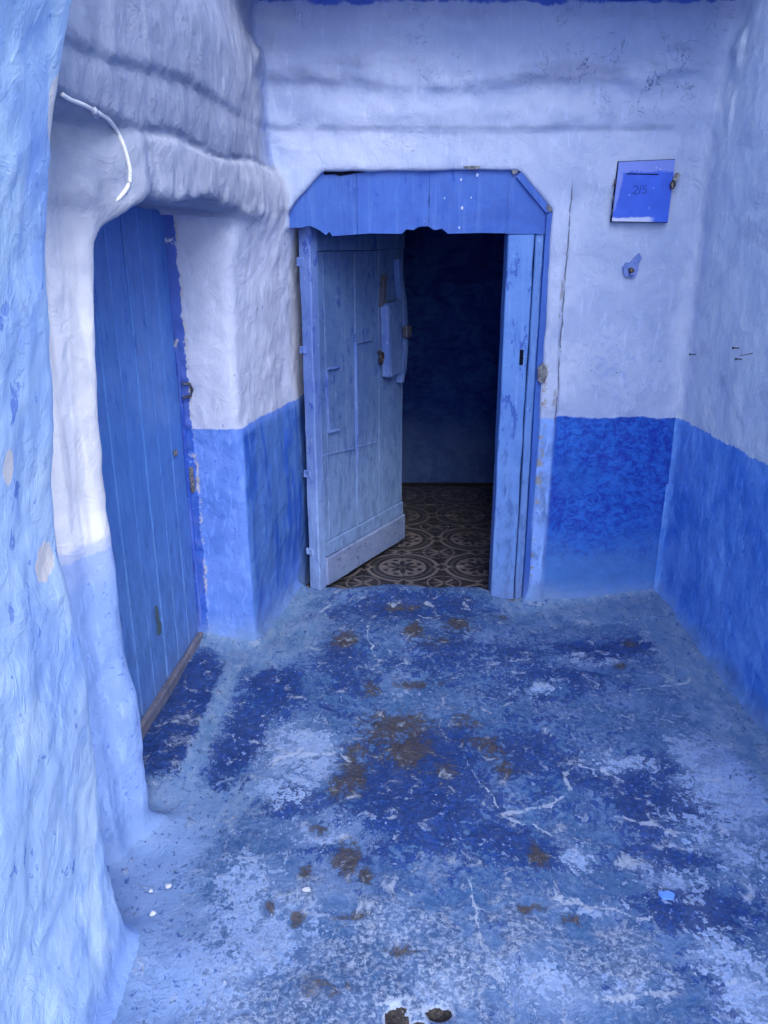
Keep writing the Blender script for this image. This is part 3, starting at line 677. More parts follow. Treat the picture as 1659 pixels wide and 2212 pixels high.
# corner star
aa = tm.sub(1, a); bb = tm.sub(1, b); rc = tm.math('SQRT', tm.add(tm.mul(aa, aa), tm.mul(bb, bb)))
mn = tm.math('MINIMUM', aa, bb); df = tm.math('ABSOLUTE', tm.sub(aa, bb))
c = tm.mix(tm.mul(tm.step(rc, .44, .42), tm.step(rc, .38, .40)), c, LT)
c = tm.mix(tm.mul(tm.step(df, .07, .05), tm.step(rc, .34, .32)), c, LT)
c = tm.mix(tm.mul(tm.step(mn, .035, .02), tm.step(rc, .30, .28)), c, MD)
wear = tm.noise(24, 5, .7); c = tm.mix(tm.mul(tm.step(wear, .5, .68), .45), c, (.06, .055, .055))
c = tm.mix(tm.step(tm.noise(70, 3, .6, off=(1, 2, 3)), .70, .73), c, (.26, .24, .24))
tm.color(c); tm.bump(tm.noise(60, 3), .0008)
grout = M('dark_grout', .9, .1); grout.color((.05, .045, .042))
bmt = bmesh.new(); bm_box(bmt, .0012, TS - .0012, .0012, TS - .0012, -.02, 0, bev=.0015)
bmesh.ops.recalc_face_normals(bmt, faces=bmt.faces); tme = bpy.data.meshes.new('tile'); bmt.to_mesh(tme); bmt.free(); tme.materials.append(tm.mat)
inner = box('inner_floor', -1.3, 1.7, 3.30, 5.3, -.12, .024, grout.mat, bev=0); tag(inner, 'patterned dark cement tile floor inside the doorway', kind='structure')
cx0, cy0 = .093, 3.67
for i in range(-7, 8):
    for j in range(-2, 8):
        x_, y_ = cx0 + i * TS, cy0 + j * TS
        if x_ < -1.2 or x_ + TS > 1.6 or y_ < 3.2 or y_ + TS > 5.14: continue
        # ring centres stand on even lattice corners
        ex, ey = (i % 2 == 0), (j % 2 == 0)
        t = link('tile', tme, None, inner)
        zt = .032 + random.uniform(-.0012, .0012)
        if ex and ey: t.location = (x_, y_, zt); rz = 0
        elif (not ex) and ey: t.location = (x_ + TS, y_, zt); rz = math.pi / 2
        elif (not ex) and (not ey): t.location = (x_ + TS, y_ + TS, zt); rz = math.pi
        else: t.location = (x_, y_ + TS, zt); rz = -math.pi / 2
        t.rotation_euler = (random.uniform(-.004, .004), random.uniform(-.004, .004), rz)

# ------------------------------------------------------------------ painted wood and metal
def wood_mat(name, base, alt, worn=(.35, .42, .62), dirt=(.01, .03, .2), grain='z', wear=.60, amt=.6, rough=.5, chalk=None):
    m = M(name, rough, .4)
    st = (1, 1, .06) if grain == 'z' else (.06, 1, 1)
    g1 = m.noise(40, 5, .6, .2, stretch=st); g2 = m.noise(6, 5, .65, .6, off=(3, 3, 1)); g3 = m.noise(28, 6, .72, .5, stretch=(1, 1, .35) if grain == 'z' else (.35, 1, 1), off=(8, 2, 2))
    c = m.mix(m.step(g2, .38, .64), base, alt)
    oi = m.n.new('ShaderNodeObjectInfo'); c = m.mix(m.mul(oi.outputs['Random'], .30), c, tuple(k * .55 for k in base))
    c = m.mix(m.mul(m.step(g1, .54, .66), .3), c, worn)
    c = m.mix(m.mul(m.step(g3, wear, wear + .03), amt), c, dirt)
    c = m.mix(m.mul(m.step(m.noise(50, 5, .7, .3, off=(1, 8, 8)), wear + .05, wear + .08), amt), c, worn)
    x, y, z = m.xyz()
    if chalk: c = m.mix(m.mul(m.step(m.add(z, m.mul(m.noise(5, 5, .65, .5, off=(2, 9, 4)), .7)), 1.35, .55), .75), c, m.mix(m.step(g3, .42, .6), chalk, tuple(k * .7 for k in chalk)))
    c = m.mix(m.mul(m.step(m.add(z, m.mul(m.noise(9, 4), .2)), .34, .12), .4), c, (.12, .18, .38))
    m.color(c); m.rough(m.step(g3, .3, .7, rough - .1, rough + .2))
    m.bump(g1, .0018); m.bump(g3, .0015); m.bump(m.noise(120, 3, .6), .0004); m.bump(g2, .003)
    return m.mat
W_DOOR = wood_mat('blue_gloss_planks', (.075, .21, .60), (.055, .17, .53), (.12, .27, .62), (.020, .065, .36), wear=.60, amt=.6, rough=.42, chalk=(.10, .22, .55))
W_FRAME = wood_mat('sky_blue_frame_paint', (.030, .112, .47), (.022, .088, .41), (.08, .18, .54), (.015, .05, .32), wear=.61, amt=.7, rough=.5)
W_POST = wood_mat('worn_light_post_paint', (.10, .24, .64), (.07, .19, .58), (.20, .34, .70), (.015, .06, .36), wear=.575, amt=.75, rough=.5, chalk=(.12, .25, .62))
W_LEAF = wood_mat('faded_blue_door_paint', (.072, .145, .36), (.048, .105, .30), (.16, .24, .46), (.012, .045, .26), wear=.575, amt=.75, rough=.55, chalk=(.20, .33, .62))  # base darkened for the lintel's shade; chalkier, paler paint low down
W_LEAF_E = wood_mat('chipped_blue_edge_paint', (.105, .19, .50), (.07, .14, .45), (.22, .32, .58), (.015, .05, .33), wear=.57, amt=.8, rough=.55, chalk=(.24, .38, .70))
W_KICK = wood_mat('grey_scuffed_board', (.20, .28, .50), (.14, .20, .40), (.36, .42, .56), (.05, .06, .14), grain='x', wear=.58, amt=.7)
W_BARE = wood_mat('bare_weathered_wood', (.16, .13, .10), (.10, .085, .07), (.26, .22, .18), (.03, .03, .04), wear=.56)
def metal(name, c1, c2, rough=.5, metallic=.6, sc_=60):
    m = M(name, rough, .5); m.b.inputs['Metallic'].default_value = metallic
    n = m.noise(sc_, 5, .7); m.color(m.mix(m.step(n, .42, .6), c1, c2)); m.bump(n, .0012); return m.mat
IRON = metal('dark_iron', (.02, .022, .03), (.07, .06, .055)); RUST = metal('rusty_painted_iron', (.07, .10, .20), (.075, .062, .055), .6, .3, 90)
STEEL = metal('worn_grey_steel', (.30, .31, .34), (.12, .11, .10), .45, .5, 130)
SPL = M('pale_paint_splash', .6, .3); SPL.color((.35, .45, .78)); SPL = SPL.mat
VOID = M('unlit_gap', 1, 0); VOID.color((.006, .008, .02)); VOID = VOID.mat

# --- closed plank door on the left
DY0 = 1.90; NPL = 8; PW = .1225
lx = -.733 - .083 * (2.9 - DY0)
pd = empty('plank_door', (lx - .012, DY0, .03), math.atan2(1, .083)); tag(pd, 'closed tall blue door of narrow vertical planks in the left recess', 'door')
bmp = bmesh.new(); bm_box(bmp, .0016, PW - .0016, 0, .03, 0, 1.70, bev=.0035, cuts=6, jit=.0008)
bmesh.ops.recalc_face_normals(bmp, faces=bmp.faces); pme = bpy.data.meshes.new('plank'); bmp.to_mesh(pme); bmp.free(); pme.materials.append(W_DOOR)
for k in range(NPL):
    o = link('plank', pme, None, pd); o.location = (k * PW, random.uniform(-.002, .002), .012); o.rotation_euler = (0, random.uniform(-.001, .001), 0)
box('backing_board', -.02, NPL * PW + .01, .033, .045, 0, 1.72, VOID, pd, bev=0)
box('frame_post', NPL * PW + .002, NPL * PW + .032, -.012, .05, 0, 1.72, wood_mat('jamb_paint', (.03, .10, .52), (.02, .07, .44), (.2, .3, .66), (.01, .03, .25), wear=.56), pd, bev=.004, cuts=8, jit=.002, seed=3)
box('sill', .1, NPL * PW - .01, -.022, -.001, .02, .066, W_BARE, pd, bev=.004, cuts=8, jit=.003, seed=5)
def on_door(u, v):
    p = Vector(on_plane(u, v, (-.733, 2.9, 1), (1, -.083, 0))); return pd.matrix_basis.inverted() @ p
p = on_door(391, 843)
st_ = tube('staple', [(p.x - .012, -.02, p.z + .025), (p.x + .004, -.045, p.z + .022), (p.x + .01, -.05, p.z), (p.x + .004, -.045, p.z - .022), (p.x - .012, -.02, p.z - .025)], .006, RUST, pd)
p = on_door(383, 978); blob('nail_head', (p.x, -.006, p.z), .014, STEEL, pd, (1, .5, .8), 3)
p = on_door(407, 1040); box('hinge', NPL * PW + .004, NPL * PW + .034, -.028, -.012, p.z - .05, p.z + .05, STEEL, pd, bev=.004, cuts=2, jit=.001)
pm_ = M('grey_green_old_paint', .7, .2); pm_.color((.06, .10, .12))
p = on_door(348, 1340)
prism('bare_patch', [(p.x - .02, p.z - .05), (p.x + .012, p.z - .055), (p.x + .02, p.z - .02), (p.x + .006, p.z + .0), (p.x + .004, p.z + .05), (p.x - .01, p.z + .062), (p.x - .016, p.z + .02), (p.x - .008, p.z - .015)], -.0035, -.001, pm_.mat, pd, bev=0)

# --- frame of the rear doorway: lintel boards with a gnawed lower edge, post, moulding
FY = 3.292
df_ = empty('door_frame', (.13, FY, 1.6)); tag(df_, 'sky blue wooden frame with a gnawed lintel around the open doorway', 'door frame')
low = [(627, 492), (650, 492), (668, 487), (690, 497), (704, 508), (712, 500), (718, 510), (760, 507), (800, 504), (868, 505), (878, 495), (892, 497), (905, 490), (925, 488), (938, 497), (955, 494), (968, 505), (1040, 503), (1100, 504), (1190, 505)]
LOW = [(on_y(u, v, FY)[0], on_y(u, v, FY)[2]) for u, v in low]
LOW[0] = (-.41, LOW[0][1])
def zlow(x): return float(np.interp(x, [p[0] for p in LOW], [p[1] for p in LOW]))
def ztop(x): return min(1.835, 1.835 + (x + .232) * 1.0 if x < -.232 else 9, 1.835 - (x - .512) if x > .512 else 9)
cuts = [-.405, on_y(771, 400, FY)[0], on_y(928, 400, FY)[0], on_y(1098, 400, FY)[0], .655]
for ci_, (a, b) in enumerate(zip(cuts[:-1], cuts[1:])):
    g = .0005
    xs = sorted(set([a + g, b - g] + [q[0] for q in LOW if a + .003 < q[0] < b - .003] + list(np.arange(a + .012, b - .012, .012)) + [x for x in (-.232, .512) if a < x < b]))
    rr = random.Random(ci_)
    pts = [(x - .13, zlow(x) + (rr.uniform(-.002, .002) if 0 else 0) - 1.6) for x in xs] if ci_ < 3 else [(x - .13, 1.602 - 1.6) for x in xs]
    top = [(x - .13, ztop(x) - 1.6) for x in reversed(xs)]
    off = (0, .0012, -.0008, .0005)[ci_]
    prism('lintel_board', pts + top, off, off + .045, W_FRAME, df_, bev=.0008)
# long split in the middle lintel board
p = on_y(929, 432, FY)
prism('split', [(p[0] - .13 - .001, p[2] - 1.6 + .035), (p[0] - .13 - .006, p[2] - 1.6 - .004), (p[0] - .13 - .003, p[2] - 1.6 - .03), (p[0] - .13 + .003, p[2] - 1.6 - .028), (p[0] - .13 + .005, p[2] - 1.6 + .0), (p[0] - .13 + .002, p[2] - 1.6 + .03)], -.0006, .001, VOID, df_, bev=0)
ga, gb = on_y(700, 374, FY), on_y(788, 372, FY)
prism('rotten_gap', [(ga[0] - .13, ga[2] - 1.6 - .006), (ga[0] - .13 + .04, ga[2] - 1.6 - .004), (ga[0] - .13 + .06, ga[2] - 1.6 - .010), (gb[0] - .13 - .03, gb[2] - 1.6 - .003), (gb[0] - .13, gb[2] - 1.6), (gb[0] - .13, gb[2] - 1.6 + .02), (ga[0] - .13 + .0, ga[2] - 1.6 + .014)], -.0032, .001, VOID, df_, bev=0)
for (u, v, r) in ((1031, 378, .006), (996, 388, .0045), (998, 449, .006), (960, 428, .003), (1018, 427, .003), (992, 492, .004)):
    p = on_y(u, v, FY); pts_ = [(p[0] - .13 + r * .8 * math.cos(t), p[2] - 1.6 + r * 1.2 * math.sin(t)) for t in np.linspace(0, 2 * math.pi, 8, endpoint=False)]
    prism('paint_splash', pts_, -.0036, -.001, SPL, df_, bev=0)
# posts
def post(nm, xa, xb, ya, yb, z0, z1, seed, mat=W_POST): return box(nm, xa - .13, xb - .13, ya - FY, yb - FY, z0 - 1.6, z1 - 1.6, mat, df_, bev=.004, cuts=14, jit=.0022, seed=seed)
post('door_post', .486, .588, 3.296, 3.40, .03, 1.601, 1)
post('outer_post', .594, .628, 3.300, 3.40, .03, 1.70, 2)
# moulding that follows the opening's right side and chamfer
mo = [(.640, .02), (.641, .5), (.638, 1.0), (.640, 1.68), (.512, 1.815), (.40, 1.822), (.1, 1.826), (-.20, 1.828)]
bm = bmesh.new()
for (ax, az), (bx_, bz) in zip(mo[:4], mo[1:5]):
    dv_ = Vector((bx_ - ax, 0, bz - az)); nrm = Vector((dv_.z, 0, -dv_.x)).normalized() * .012
    ya, yb = -.012, .03
    q = [Vector((ax - .13, 0, az - 1.6)), Vector((bx_ - .13, 0, bz - 1.6))]
    vv_ = [q[0] - nrm, q[0] + nrm, q[1] + nrm, q[1] - nrm]
    fr_ = [bm.verts.new((w.x, ya, w.z)) for w in vv_]; bk = [bm.verts.new((w.x, yb, w.z)) for w in vv_]
    bm.faces.new(fr_); bm.faces.new(bk[::-1])
    for i in range(4): bm.faces.new((fr_[i], bk[i], bk[(i + 1) % 4], fr_[(i + 1) % 4]))
mo_ = bm_done('moulding', bm, W_FRAME, df_)
p = on_y(1127, 772, FY); box('strike_notch', p[0] - .13 - .008, p[0] - .13 + .006, -.002, .02, p[2] - 1.6 - .03, p[2] - 1.6 + .03, VOID, df_, bev=0)
# --- the open leaf
L0 = (-.295, 3.335, .055); ANG = math.radians(59)
lf = empty('open_door', L0, ANG); tag(lf, 'old faded blue wooden door standing ajar in the rear doorway', 'door')
LI = lf.matrix_basis.inverted(); nrmL = (math.sin(ANG), -math.cos(ANG), 0)
def leaf(u, v):
    q = LI @ Vector(on_plane(u, v, L0, nrmL)); return q.x, q.z
LW, LH = .775, 1.59
box('hinge_stile', 0.0, .055, 0, .056, 0, LH, W_LEAF_E, lf, bev=.005, cuts=18, jit=.0022, seed=4)
s1 = leaf(772, 900)[0]; s0 = leaf(712, 900)[0]; s2 = leaf(822, 900)[0]
edges = [.056, s0 - .01, s1, s2, LW]
zr0 = leaf(780, 985)[1]; zk = leaf(780, 1222)[1]; zk0 = leaf(780, 1222)[1]
ztr = leaf(740, 541)[1]
for k, (a, b) in enumerate(zip(edges[:-1], edges[1:])):
    box('upright_board', a + .002, b - .002, .008 + (k % 2) * .002, .04, .215, ztr - .002, W_LEAF, lf, bev=.003, cuts=10, jit=.0012, seed=20 + k)
box('top_rail', .056, LW - .002, .004, .04, ztr, LH, W_LEAF, lf, bev=.003, cuts=6, jit=.001, seed=9)
box('bottom_rail', .056, LW - .002, .002, .04, .145, .213, W_LEAF, lf, bev=.003, cuts=6, jit=.0012, seed=10)
box('kick_board', .05, LW + .004, -.012, .038, .006, .143, W_KICK, lf, bev=.005, cuts=8, jit=.002, seed=11)
# low relief mouldings of the false panels
def strip(a, za, b, zb, w=.007, d=.010, mat=W_LEAF_E):
    bm = bmesh.new(); A = Vector((a, 0, za)); B = Vector((b, 0, zb)); t = (B - A).normalized(); nn = Vector((t.z, 0, -t.x)) * w / 2
    q = [A - nn, A + nn, B + nn, B - nn]
    f = [bm.verts.new((w_.x, .0085 - d, w_.z)) for w_ in q]; k = [bm.verts.new((w_.x, .02, w_.z)) for w_ in q]
    bm.faces.new(f); bm.faces.new(k[::-1])
    for i in range(4): bm.faces.new((f[i], k[i], k[(i + 1) % 4], f[(i + 1) % 4]))
    return bm_done('panel_moulding', bm, mat, lf)
strip(*leaf(706, 800), *leaf(712, 932)); strip(*leaf(712, 934), *leaf(735, 928)); strip(*leaf(708, 797), *leaf(734, 793))
strip(*leaf(770, 742), *leaf(774, 1000)); strip(*leaf(771, 741), *leaf(808, 733), w=.004); strip(*leaf(700, 984), *leaf(771, 968), w=.004, d=.004); strip(*leaf(776, 966), *leaf(815, 955), w=.004, d=.004)
strip(*leaf(774, 1000), *leaf(776, 1140), w=.004, d=.004)
# lock case, bent slide bar, strap, keeper
a0, zt_ = leaf(823, 655); a1, zb_ = leaf(826, 815); b0, _ = leaf(854, 700)
prism('lock_case', [(a0, zt_), (b0, zt_ + .008), (b0 + .012, zb_ + .03), (b0 + .01, zb_ + .012), (a1 + .01, zb_)], -.035, .008, W_LEAF, lf, bev=.004)
prism('lock_case_edge', [(a0 - .006, zt_ - .01), (a0 + .012, zt_ - .008), (a1 + .022, zb_ + .006), (a1 + .004, zb_ + .004)], -.040, .0, W_LEAF_E, lf, bev=.003)
q0 = leaf(828, 592); q1 = leaf(824, 655)
prism('iron_strap', [(q1[0] - .012, q1[1] - .015), (q1[0] + .016, q1[1] - .015), (q0[0] + .014, q0[1]), (q0[0] - .010, q0[1])], -.014, .008, RUST, lf, bev=.003)
pts = [leaf(856, 560), leaf(858, 600), leaf(864, 650), leaf(868, 700), leaf(868, 750), leaf(864, 800), leaf(862, 825)]
bar = [(a - .014, z) for a, z in pts] + [(a + .012, z) for a, z in reversed(pts)]
prism('slide_bar', bar, -.022, .008, W_LEAF_E, lf, bev=.004)
bar2 = [(a + .016, z) for a, z in pts] + [(a + .055 if 0 < i < 6 else a + .035, z) for i, (a, z) in reversed(list(enumerate(pts)))]
prism('edge_batten', bar2, -.006, .03, W_LEAF, lf, bev=.003)
k0 = leaf(866, 716); box('keeper', k0[0] - .018, k0[0] + .03, -.045, -.015, k0[1] - .028, k0[1] + .028, RUST, lf, bev=.006)
# ring pull
r0 = leaf(819, 774)
tube('ring_pull', [(r0[0] + .014 * math.cos(t), -.014 - .004 * math.sin(t), r0[1] + .026 * math.sin(t)) for t in np.linspace(0, 2 * math.pi, 18, endpoint=False)], .0055, IRON, lf, closed=True)
blob('ring_eye', (r0[0], -.002, r0[1] + .028), .009, IRON, lf, (1, 1.3, 1), 2)
nl = leaf(805, 731); blob('nail_head', (nl[0], -.001, nl[1]), .005, RUST, lf, (1, .6, 1), 2, 1)
for (vv0, hh) in ((565, .05), (755, .045), (1025, .05), (1195, .05)):
    zz = leaf(690, vv0)[1]
    box('hinge_plate', -.003, .006, .03, .068, zz - hh / 3, zz + hh / 3, W_LEAF_E, lf, bev=.003, cuts=2, jit=.001, seed=int(vv0))

# ------------------------------------------------------------------ letter box in the wall
MY = 3.266
tl, tr, br_, bl = [on_y(u, v, MY) for u, v in ((1336, 350), (1457, 345), (1441, 480), (1321, 478))]
mbx = empty('letter_box', ((bl[0] + br_[0]) / 2, MY, bl[2])); tag(mbx, 'small blue metal letter box door numbered 2/5 set in the rear wall', 'letter box')
ML = Vector(mbx.location)
def loc(p): return (p[0] - ML.x, p[2] - ML.z)
mm = M('letter_box_paint', .45, .4); x, y, z = mm.xyz(); 
nn_ = mm.noise(20, 5, .65, .5)
c = mm.mix(mm.step(mm.noise(9, 4), .4, .6), (.035, .12, .68), (.028, .10, .60))
topm = mm.step(mm.add(z, mm.mul(mm.sub(nn_, .5), .04)), tl[2] - .040, tl[2] - .030)
lefm = mm.step(mm.add(mm.add(x, mm.mul(z, -.14)), mm.mul(mm.sub(nn_, .5), .02)), (tl[0] + .030) - .14 * tl[2], (tl[0] + .022) - .14 * tl[2])
lefm = mm.mul(lefm, mm.step(z, bl[2] + .03, bl[2] + .05))
c = mm.mix(mm.mul(mm.math('MAXIMUM', topm, lefm), .75), c, (.20, .28, .70))
botm = mm.mul(mm.step(mm.add(z, mm.mul(mm.sub(mm.noise(14, 3), .5), .03)), bl[2] + .020, bl[2] + .012), mm.step(x, .06 + ML.x, .03 + ML.x))
c = mm.mix(mm.mul(botm, .9), c, WHITE)
dots = mm.step(mm.voro(62, vec=mm.scaled((1, 1, .6))), .13, .10)
dots = mm.mul(dots, mm.step(mm.noise(25, 1, off=(5, 5, 5)), .52, .56))
c = mm.mix(mm.mul(dots, .9), c, (.45, .55, .85)); mm.color(c); mm.bump(nn_, .001)
fo = .004
prism('cover_plate', [loc(bl), loc(br_), loc(tr), loc(tl)], -.004 - fo, .02, mm.mat, mbx, bev=.0025)
e = .0025
TLx, TRx, BRx, BLx = loc(tl), loc(tr), loc(br_), loc(bl)
prism('shadow_gap', [(BLx[0] - e, BLx[1] - e), (BRx[0] + e * .4, BRx[1] - e), (TRx[0] + e * .4, TRx[1] + e), (TLx[0] - e, TLx[1] + e)], -.001, .012, VOID, mbx, bev=0)
sa, sb = loc(on_y(1352, 376, MY)), loc(on_y(1421, 377, MY))
prism('slot', [(sa[0], sa[1] - .0018), (sb[0], sb[1] - .0018), (sb[0], sb[1] + .0018), (sa[0], sa[1] + .0022)], -.0048 - fo, -.003, VOID, mbx, bev=0)
# stencilled 2/5
ink = M('faded_stencil_ink', .6, .3); ink.color(ink.mix(ink.step(ink.noise(120, 3), .4, .6), (.012, .045, .30), (.02, .07, .42)))
def stroke(bm, pts, w):
    for (a, b) in zip(pts[:-1], pts[1:]):
        A, B = Vector((a[0], a[1])), Vector((b[0], b[1])); t = (B - A).normalized(); n = Vector((t.y, -t.x)) * w / 2; A2 = A - t * w * .2; B2 = B + t * w * .2
        vs = [bm.verts.new((p.x, -.0046 - fo, p.y)) for p in (A2 - n, A2 + n, B2 + n, B2 - n)]; bm.faces.new(vs)
def arc(cx, cz, rx, rz, a0, a1, n=8): return [(cx + rx * math.cos(math.radians(a0 + (a1 - a0) * i / n)), cz + rz * math.sin(math.radians(a0 + (a1 - a0) * i / n))) for i in range(n + 1)]
s2x, s2z = loc(on_y(1371, 411, MY)); s5x, s5z = loc(on_y(1390, 410, MY)); slx, slz = loc(on_y(1381, 410, MY))
for nm_, strokes_ in (('numeral', [arc(s2x, s2z + .008, .0085, .008, 160, -40), [(s2x + .0065, s2z + .003), (s2x - .008, s2z - .014)], [(s2x - .009, s2z - .013), (s2x - .002, s2z - .011), (s2x + .005, s2z - .015), (s2x + .010, s2z - .010)]]),
                     ('slash', [[(slx - .002, slz - .014), (slx + .003, slz + .015)]]),
                     ('numeral', [[(s5x + .008, s5z + .014), (s5x - .003, s5z + .013), (s5x - .004, s5z + .002)], arc(s5x, s5z - .005, .0075, .0085, 120, -150)])):
    bm = bmesh.new()
    for s_ in strokes_: stroke(bm, s_, .0034)
    bm_done(nm_, bm, ink.mat, mbx)
# hinge pins on the left edge, broken latch on the right
for vv0 in (395, 430, 458):
    a = loc(on_y(1327 - (vv0 - 395) * .09, vv0, MY)); tube('hinge_pin', [(a[0], -.006, a[1] - .012), (a[0], -.006, a[1] + .012)], .0035, RUST, mbx, 6)
la = loc(on_y(1452, 392, MY))
prism('latch', [(la[0] - .010, la[1] - .028), (la[0] + .004, la[1] - .02), (la[0] + .018, la[1] + .012), (la[0] + .026, la[1] + .022), (la[0] + .012, la[1] + .03), (la[0] - .002, la[1] + .014)], -.016, .004, STEEL, mbx, bev=.003)
tube('latch_ring', [(la[0] - .002 + .008 * math.cos(t), -.018, la[1] - .012 + .014 * math.sin(t)) for t in np.linspace(0, 2 * math.pi, 12, endpoint=False)], .003, IRON, mbx, closed=True, seg=6)

# ------------------------------------------------------------------ pipe stub in a broken round hole
hp = tuple(surf(1361, 583, .002))
ph = empty('pipe_hole', hp); tag(ph, 'small rusty pipe stub in a chipped ring of blue plaster below the letter box', 'pipe')
old = M('older_blue_plaster', .8, .2); old.color(old.mix(old.step(old.noise(60, 4), .4, .6), (.17, .24, .58), (.12, .20, .50))); old.bump(old.noise(50, 4), .003)
rr = random.Random(5); pts = []
for k in range(22):
    t = k / 22 * 2 * math.pi; r = .030 * (1 + rr.uniform(-.12, .12)) + .042 * math.exp(-((t - 1.05) / .28) ** 2)
    pts.append((r * math.cos(t), r * math.sin(t) * 1.0))
prism('plaster_scar', pts, -.0085, .01, old.mat, ph, bev=.003)
tube('pipe', [(0, .004, 0), (.001, -.018, -.003)], [.012, .0105], IRON, ph, 10); tube('pipe_mouth', [(.001, -.014, -.003), (.001, -.0195, -.0035)], .0075, W_BARE, ph, 8)
blob('mortar_crumb', (.006, -.014, -.016), .008, old.mat, ph, seed=4)

# broken plaster pocket beside the frame
sp_ = tuple(surf(1174, 806, .002))
gr = M('bare_grey_render', .9, .1); gr.color(gr.mix(gr.step(gr.noise(55, 5, .7), .42, .6), (.22, .24, .29), (.10, .11, .14))); gr.bump(gr.noise(60, 5, .7), .008)
bp = empty('plaster_break', sp_); tag(bp, 'crumbled patch of bare grey render at the right edge of the door frame', 'damaged plaster')
rr = random.Random(9); pts = [(.022 * (1 + rr.uniform(-.25, .25)) * math.cos(t) - .004, .04 * (1 + rr.uniform(-.2, .2)) * math.sin(t)) for t in np.linspace(0, 2 * math.pi, 16, endpoint=False)]
prism('render', pts, -.007, .012, gr.mat, bp, bev=.004)
for k in range(7): blob('crumb', (rr.uniform(-.014, .01), -.007, rr.uniform(-.028, .028)), rr.uniform(.003, .007), gr.mat, bp, seed=k, sub=1)

# ------------------------------------------------------------------ white conduit over the left door
wm = M('chipped_white_plastic', .45, .4); wm.color(wm.mix(wm.step(wm.noise(30, 4, .7), .58, .64), (.78, .80, .84), (.42, .46, .60)))
pl0 = (-.45 + .062, 3.27, 1.7); pn = (1, -.094, 0)
cp = [(133, 203), (150, 214), (180, 226), (203, 238), (232, 256), (252, 282), (266, 312), (276, 345), (281, 372), (278, 398), (266, 418), (248, 431), (232, 438)]
P3 = [surf(u, v, .004) for u, v in cp[:-2]]
P3 += [P3[-1] + Vector((-.016, -.012, -.016)), P3[-1] + Vector((-.045, -.022, -.024))]
sm = []
for i in range(len(P3) - 1):
    a, b, c_, d_ = P3[max(i - 1, 0)], P3[i], P3[i + 1], P3[min(i + 2, len(P3) - 1)]
    for k in range(4):
        t = k / 4; sm.append(.5 * ((2 * b) + (c_ - a) * t + (2 * a - 5 * b + 4 * c_ - d_) * t * t + (3 * b - a - 3 * c_ + d_) * t ** 3))
sm.append(P3[-1])
base = P3[4]; cd = empty('conduit', base); tag(cd, 'thin white cable conduit curving over the beam above the plank door', 'conduit')
tube('pipe', [p - base for p in sm], .0044, wm.mat, cd, 10)
jn = P3[3] - base; tube('coupling', [jn - Vector((0, .012, -.006)), jn + Vector((0, .014, -.008))], .0066, wm.mat, cd, 10)

# ------------------------------------------------------------------ nails, marks and litter
for (u, v, lab) in ((1502, 766, 'lone short black nail driven into the right side wall'), (1597, 752, 'upper black nail of a pair on the right side wall'), (1603, 776, 'lower black nail of a pair on the right side wall')):
    p = on_plane(u, v, (1.232, 3.27, 1), (1, .045, 0)); n_ = empty('nail', p); tag(n_, lab, 'nail', 'nails in the right side wall')
    tube('shank', [(.015, 0, 0), (-.022, -.003, .001)], .0022, IRON, n_, 6); tube('head', [(-.022, -.003, .001), (-.0245, -.003, .001)], .005, IRON, n_, 8)
p = on_plane(1612, 767, (1.215, 3.27, 1), (1, .045, 0)); sc_ = tube('wire', [(p[0], p[1] - .045, p[2] + .012), (p[0] - .006, p[1], p[2]), (p[0], p[1] + .045, p[2] - .008)], .0013, IRON); tag(sc_, 'bit of dark wire lying against the right side wall between the nails', 'wire')
chipw = M('white_flake', .6, .3); chipw.color((.45, .50, .62)); chipb = M('light_blue_flake', .5, .4); chipb.color((.10, .25, .90))
def flake(name, u, v, ru, rv, mat, lab, cat, seed, th=.004, dz=0.006):
    a, b = on_z(u, v, .0); z = float(floor_z(np.array(a), np.array(b))) + dz
    s = float(CAM_H / FPX * 1.7); rr = random.Random(seed)
    bm = bmesh.new(); n = 14; top = []; bot = []
    for k in range(n):
        t = k / n * 2 * math.pi; r = 1 + rr.uniform(-.12, .12)
        top.append(bm.verts.new((a + ru * r * math.cos(t), b + rv * r * math.sin(t), z + rr.uniform(-.0006, .0006)))); bot.append(bm.verts.new((a + ru * r * math.cos(t) * 1.02, b + rv * r * math.sin(t) * 1.02, z - th)))
    bm.faces.new(top); bm.faces.new(bot[::-1])
    for k in range(n): bm.faces.new((top[k], bot[k], bot[(k + 1) % n], top[(k + 1) % n]))
    o = bm_done(name, bm, mat); tag(o, lab, cat); return o
flake('paint_flake', 1441, 1935, .021, .013, chipb.mat, 'oval bright blue paint flake on the ground at the lower right', 'paint flake', 1, dz=.009)
flake('stone_chip', 662, 1927, .010, .006, chipw.mat, 'small white chip on the ground at the lower left of the middle', 'stone chip', 2, dz=.009)
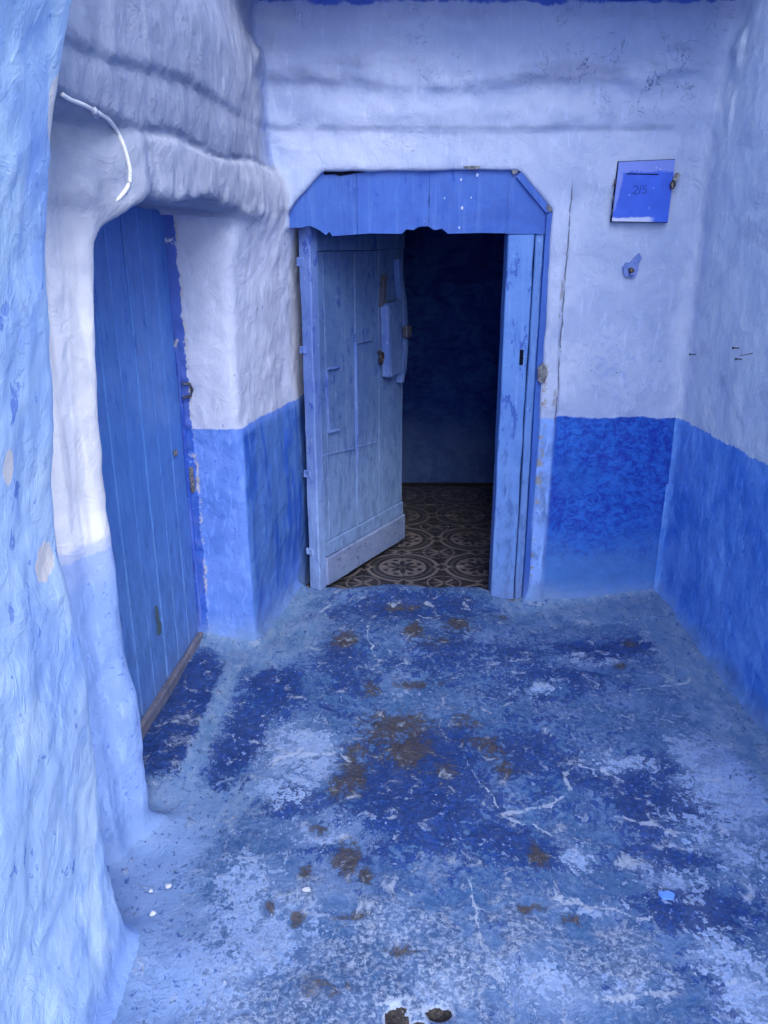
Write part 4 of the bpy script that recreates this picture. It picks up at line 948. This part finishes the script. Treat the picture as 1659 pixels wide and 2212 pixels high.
for k, (u, v, lab) in enumerate(((362, 1905, 'larger round white pebble at the foot of the near pillar'), (325, 1918, 'smaller white pebble at the foot of the near pillar'), (330, 1968, 'ragged pale stone chip below the two pebbles by the near wall'))):
    a, b = on_z(u, v, .01); z = float(floor_z(np.array(a), np.array(b)))
    o = blob('pebble', (a, b, z + .012), .007 if k != 1 else .0045, chipw.mat, None, (1.2, 1, .8), k + 3, 2); tag(o, lab, 'pebble')

# chips of bare render round the head of the frame
for k, (u, v, r1, r2, lab) in enumerate(((1112, 372, .014, .012, 'grey chip in the plaster at the bend of the frame, above its upper right corner'), (1188, 452, .012, .018, 'grey chip in the plaster at the right end of the slanting frame corner'), (1022, 366, .036, .006, 'long thin grey chip in the plaster above the lintel'))):
    p = surf(u, v - 4, .001); rr = random.Random(k + 30)
    pts = [(r1 * (1 + rr.uniform(-.3, .3)) * math.cos(t), r2 * (1 + rr.uniform(-.3, .3)) * math.sin(t)) for t in np.linspace(0, 2 * math.pi, 12, endpoint=False)]
    o = prism('plaster_chip', pts, -.0035, .01, gr.mat, None, bev=.002); o.location = p; tag(o, lab, 'damaged plaster', 'plaster chips round the door frame')
# loose grit on the ground
bm = bmesh.new(); rr = random.Random(77)
for k in range(420):
    if k < 260: a, b = rr.uniform(-.5, .9), rr.uniform(1.25, 3.1)
    else:
        t = rr.random(); a, b = (-.45 + rr.gauss(0, .05), 1.3 + 1.2 * t) if k % 2 else (1.05 + rr.gauss(0, .06), 2.0 + 1.2 * t)
    h = BV.ray_cast(Vector((a, b, .6)), Vector((0, 0, -1)))
    if h[0] is None or h[0].z > .12: continue
    r = rr.choice((.0012, .0016, .0022, .003)); q = [Vector((rr.uniform(-1, 1), rr.uniform(-1, 1), rr.uniform(0, .8))) * r for _ in range(5)]
    vs = [bm.verts.new(h[0] + w + Vector((0, 0, r * .5))) for w in q]
    for f in ((0, 1, 2), (0, 2, 3), (0, 3, 4), (1, 2, 4), (2, 3, 4), (0, 1, 4)):
        try: bm.faces.new([vs[i] for i in f])
        except ValueError: pass
gt = M('pale_grit', .8, .2); gt.color(gt.mix(gt.step(gt.noise(9, 1), .45, .55), (.42, .46, .56), (.16, .15, .16)))
o = bm_done('grit', bm, gt.mat); tag(o, 'loose pale grit scattered over the blue ground', kind='stuff')
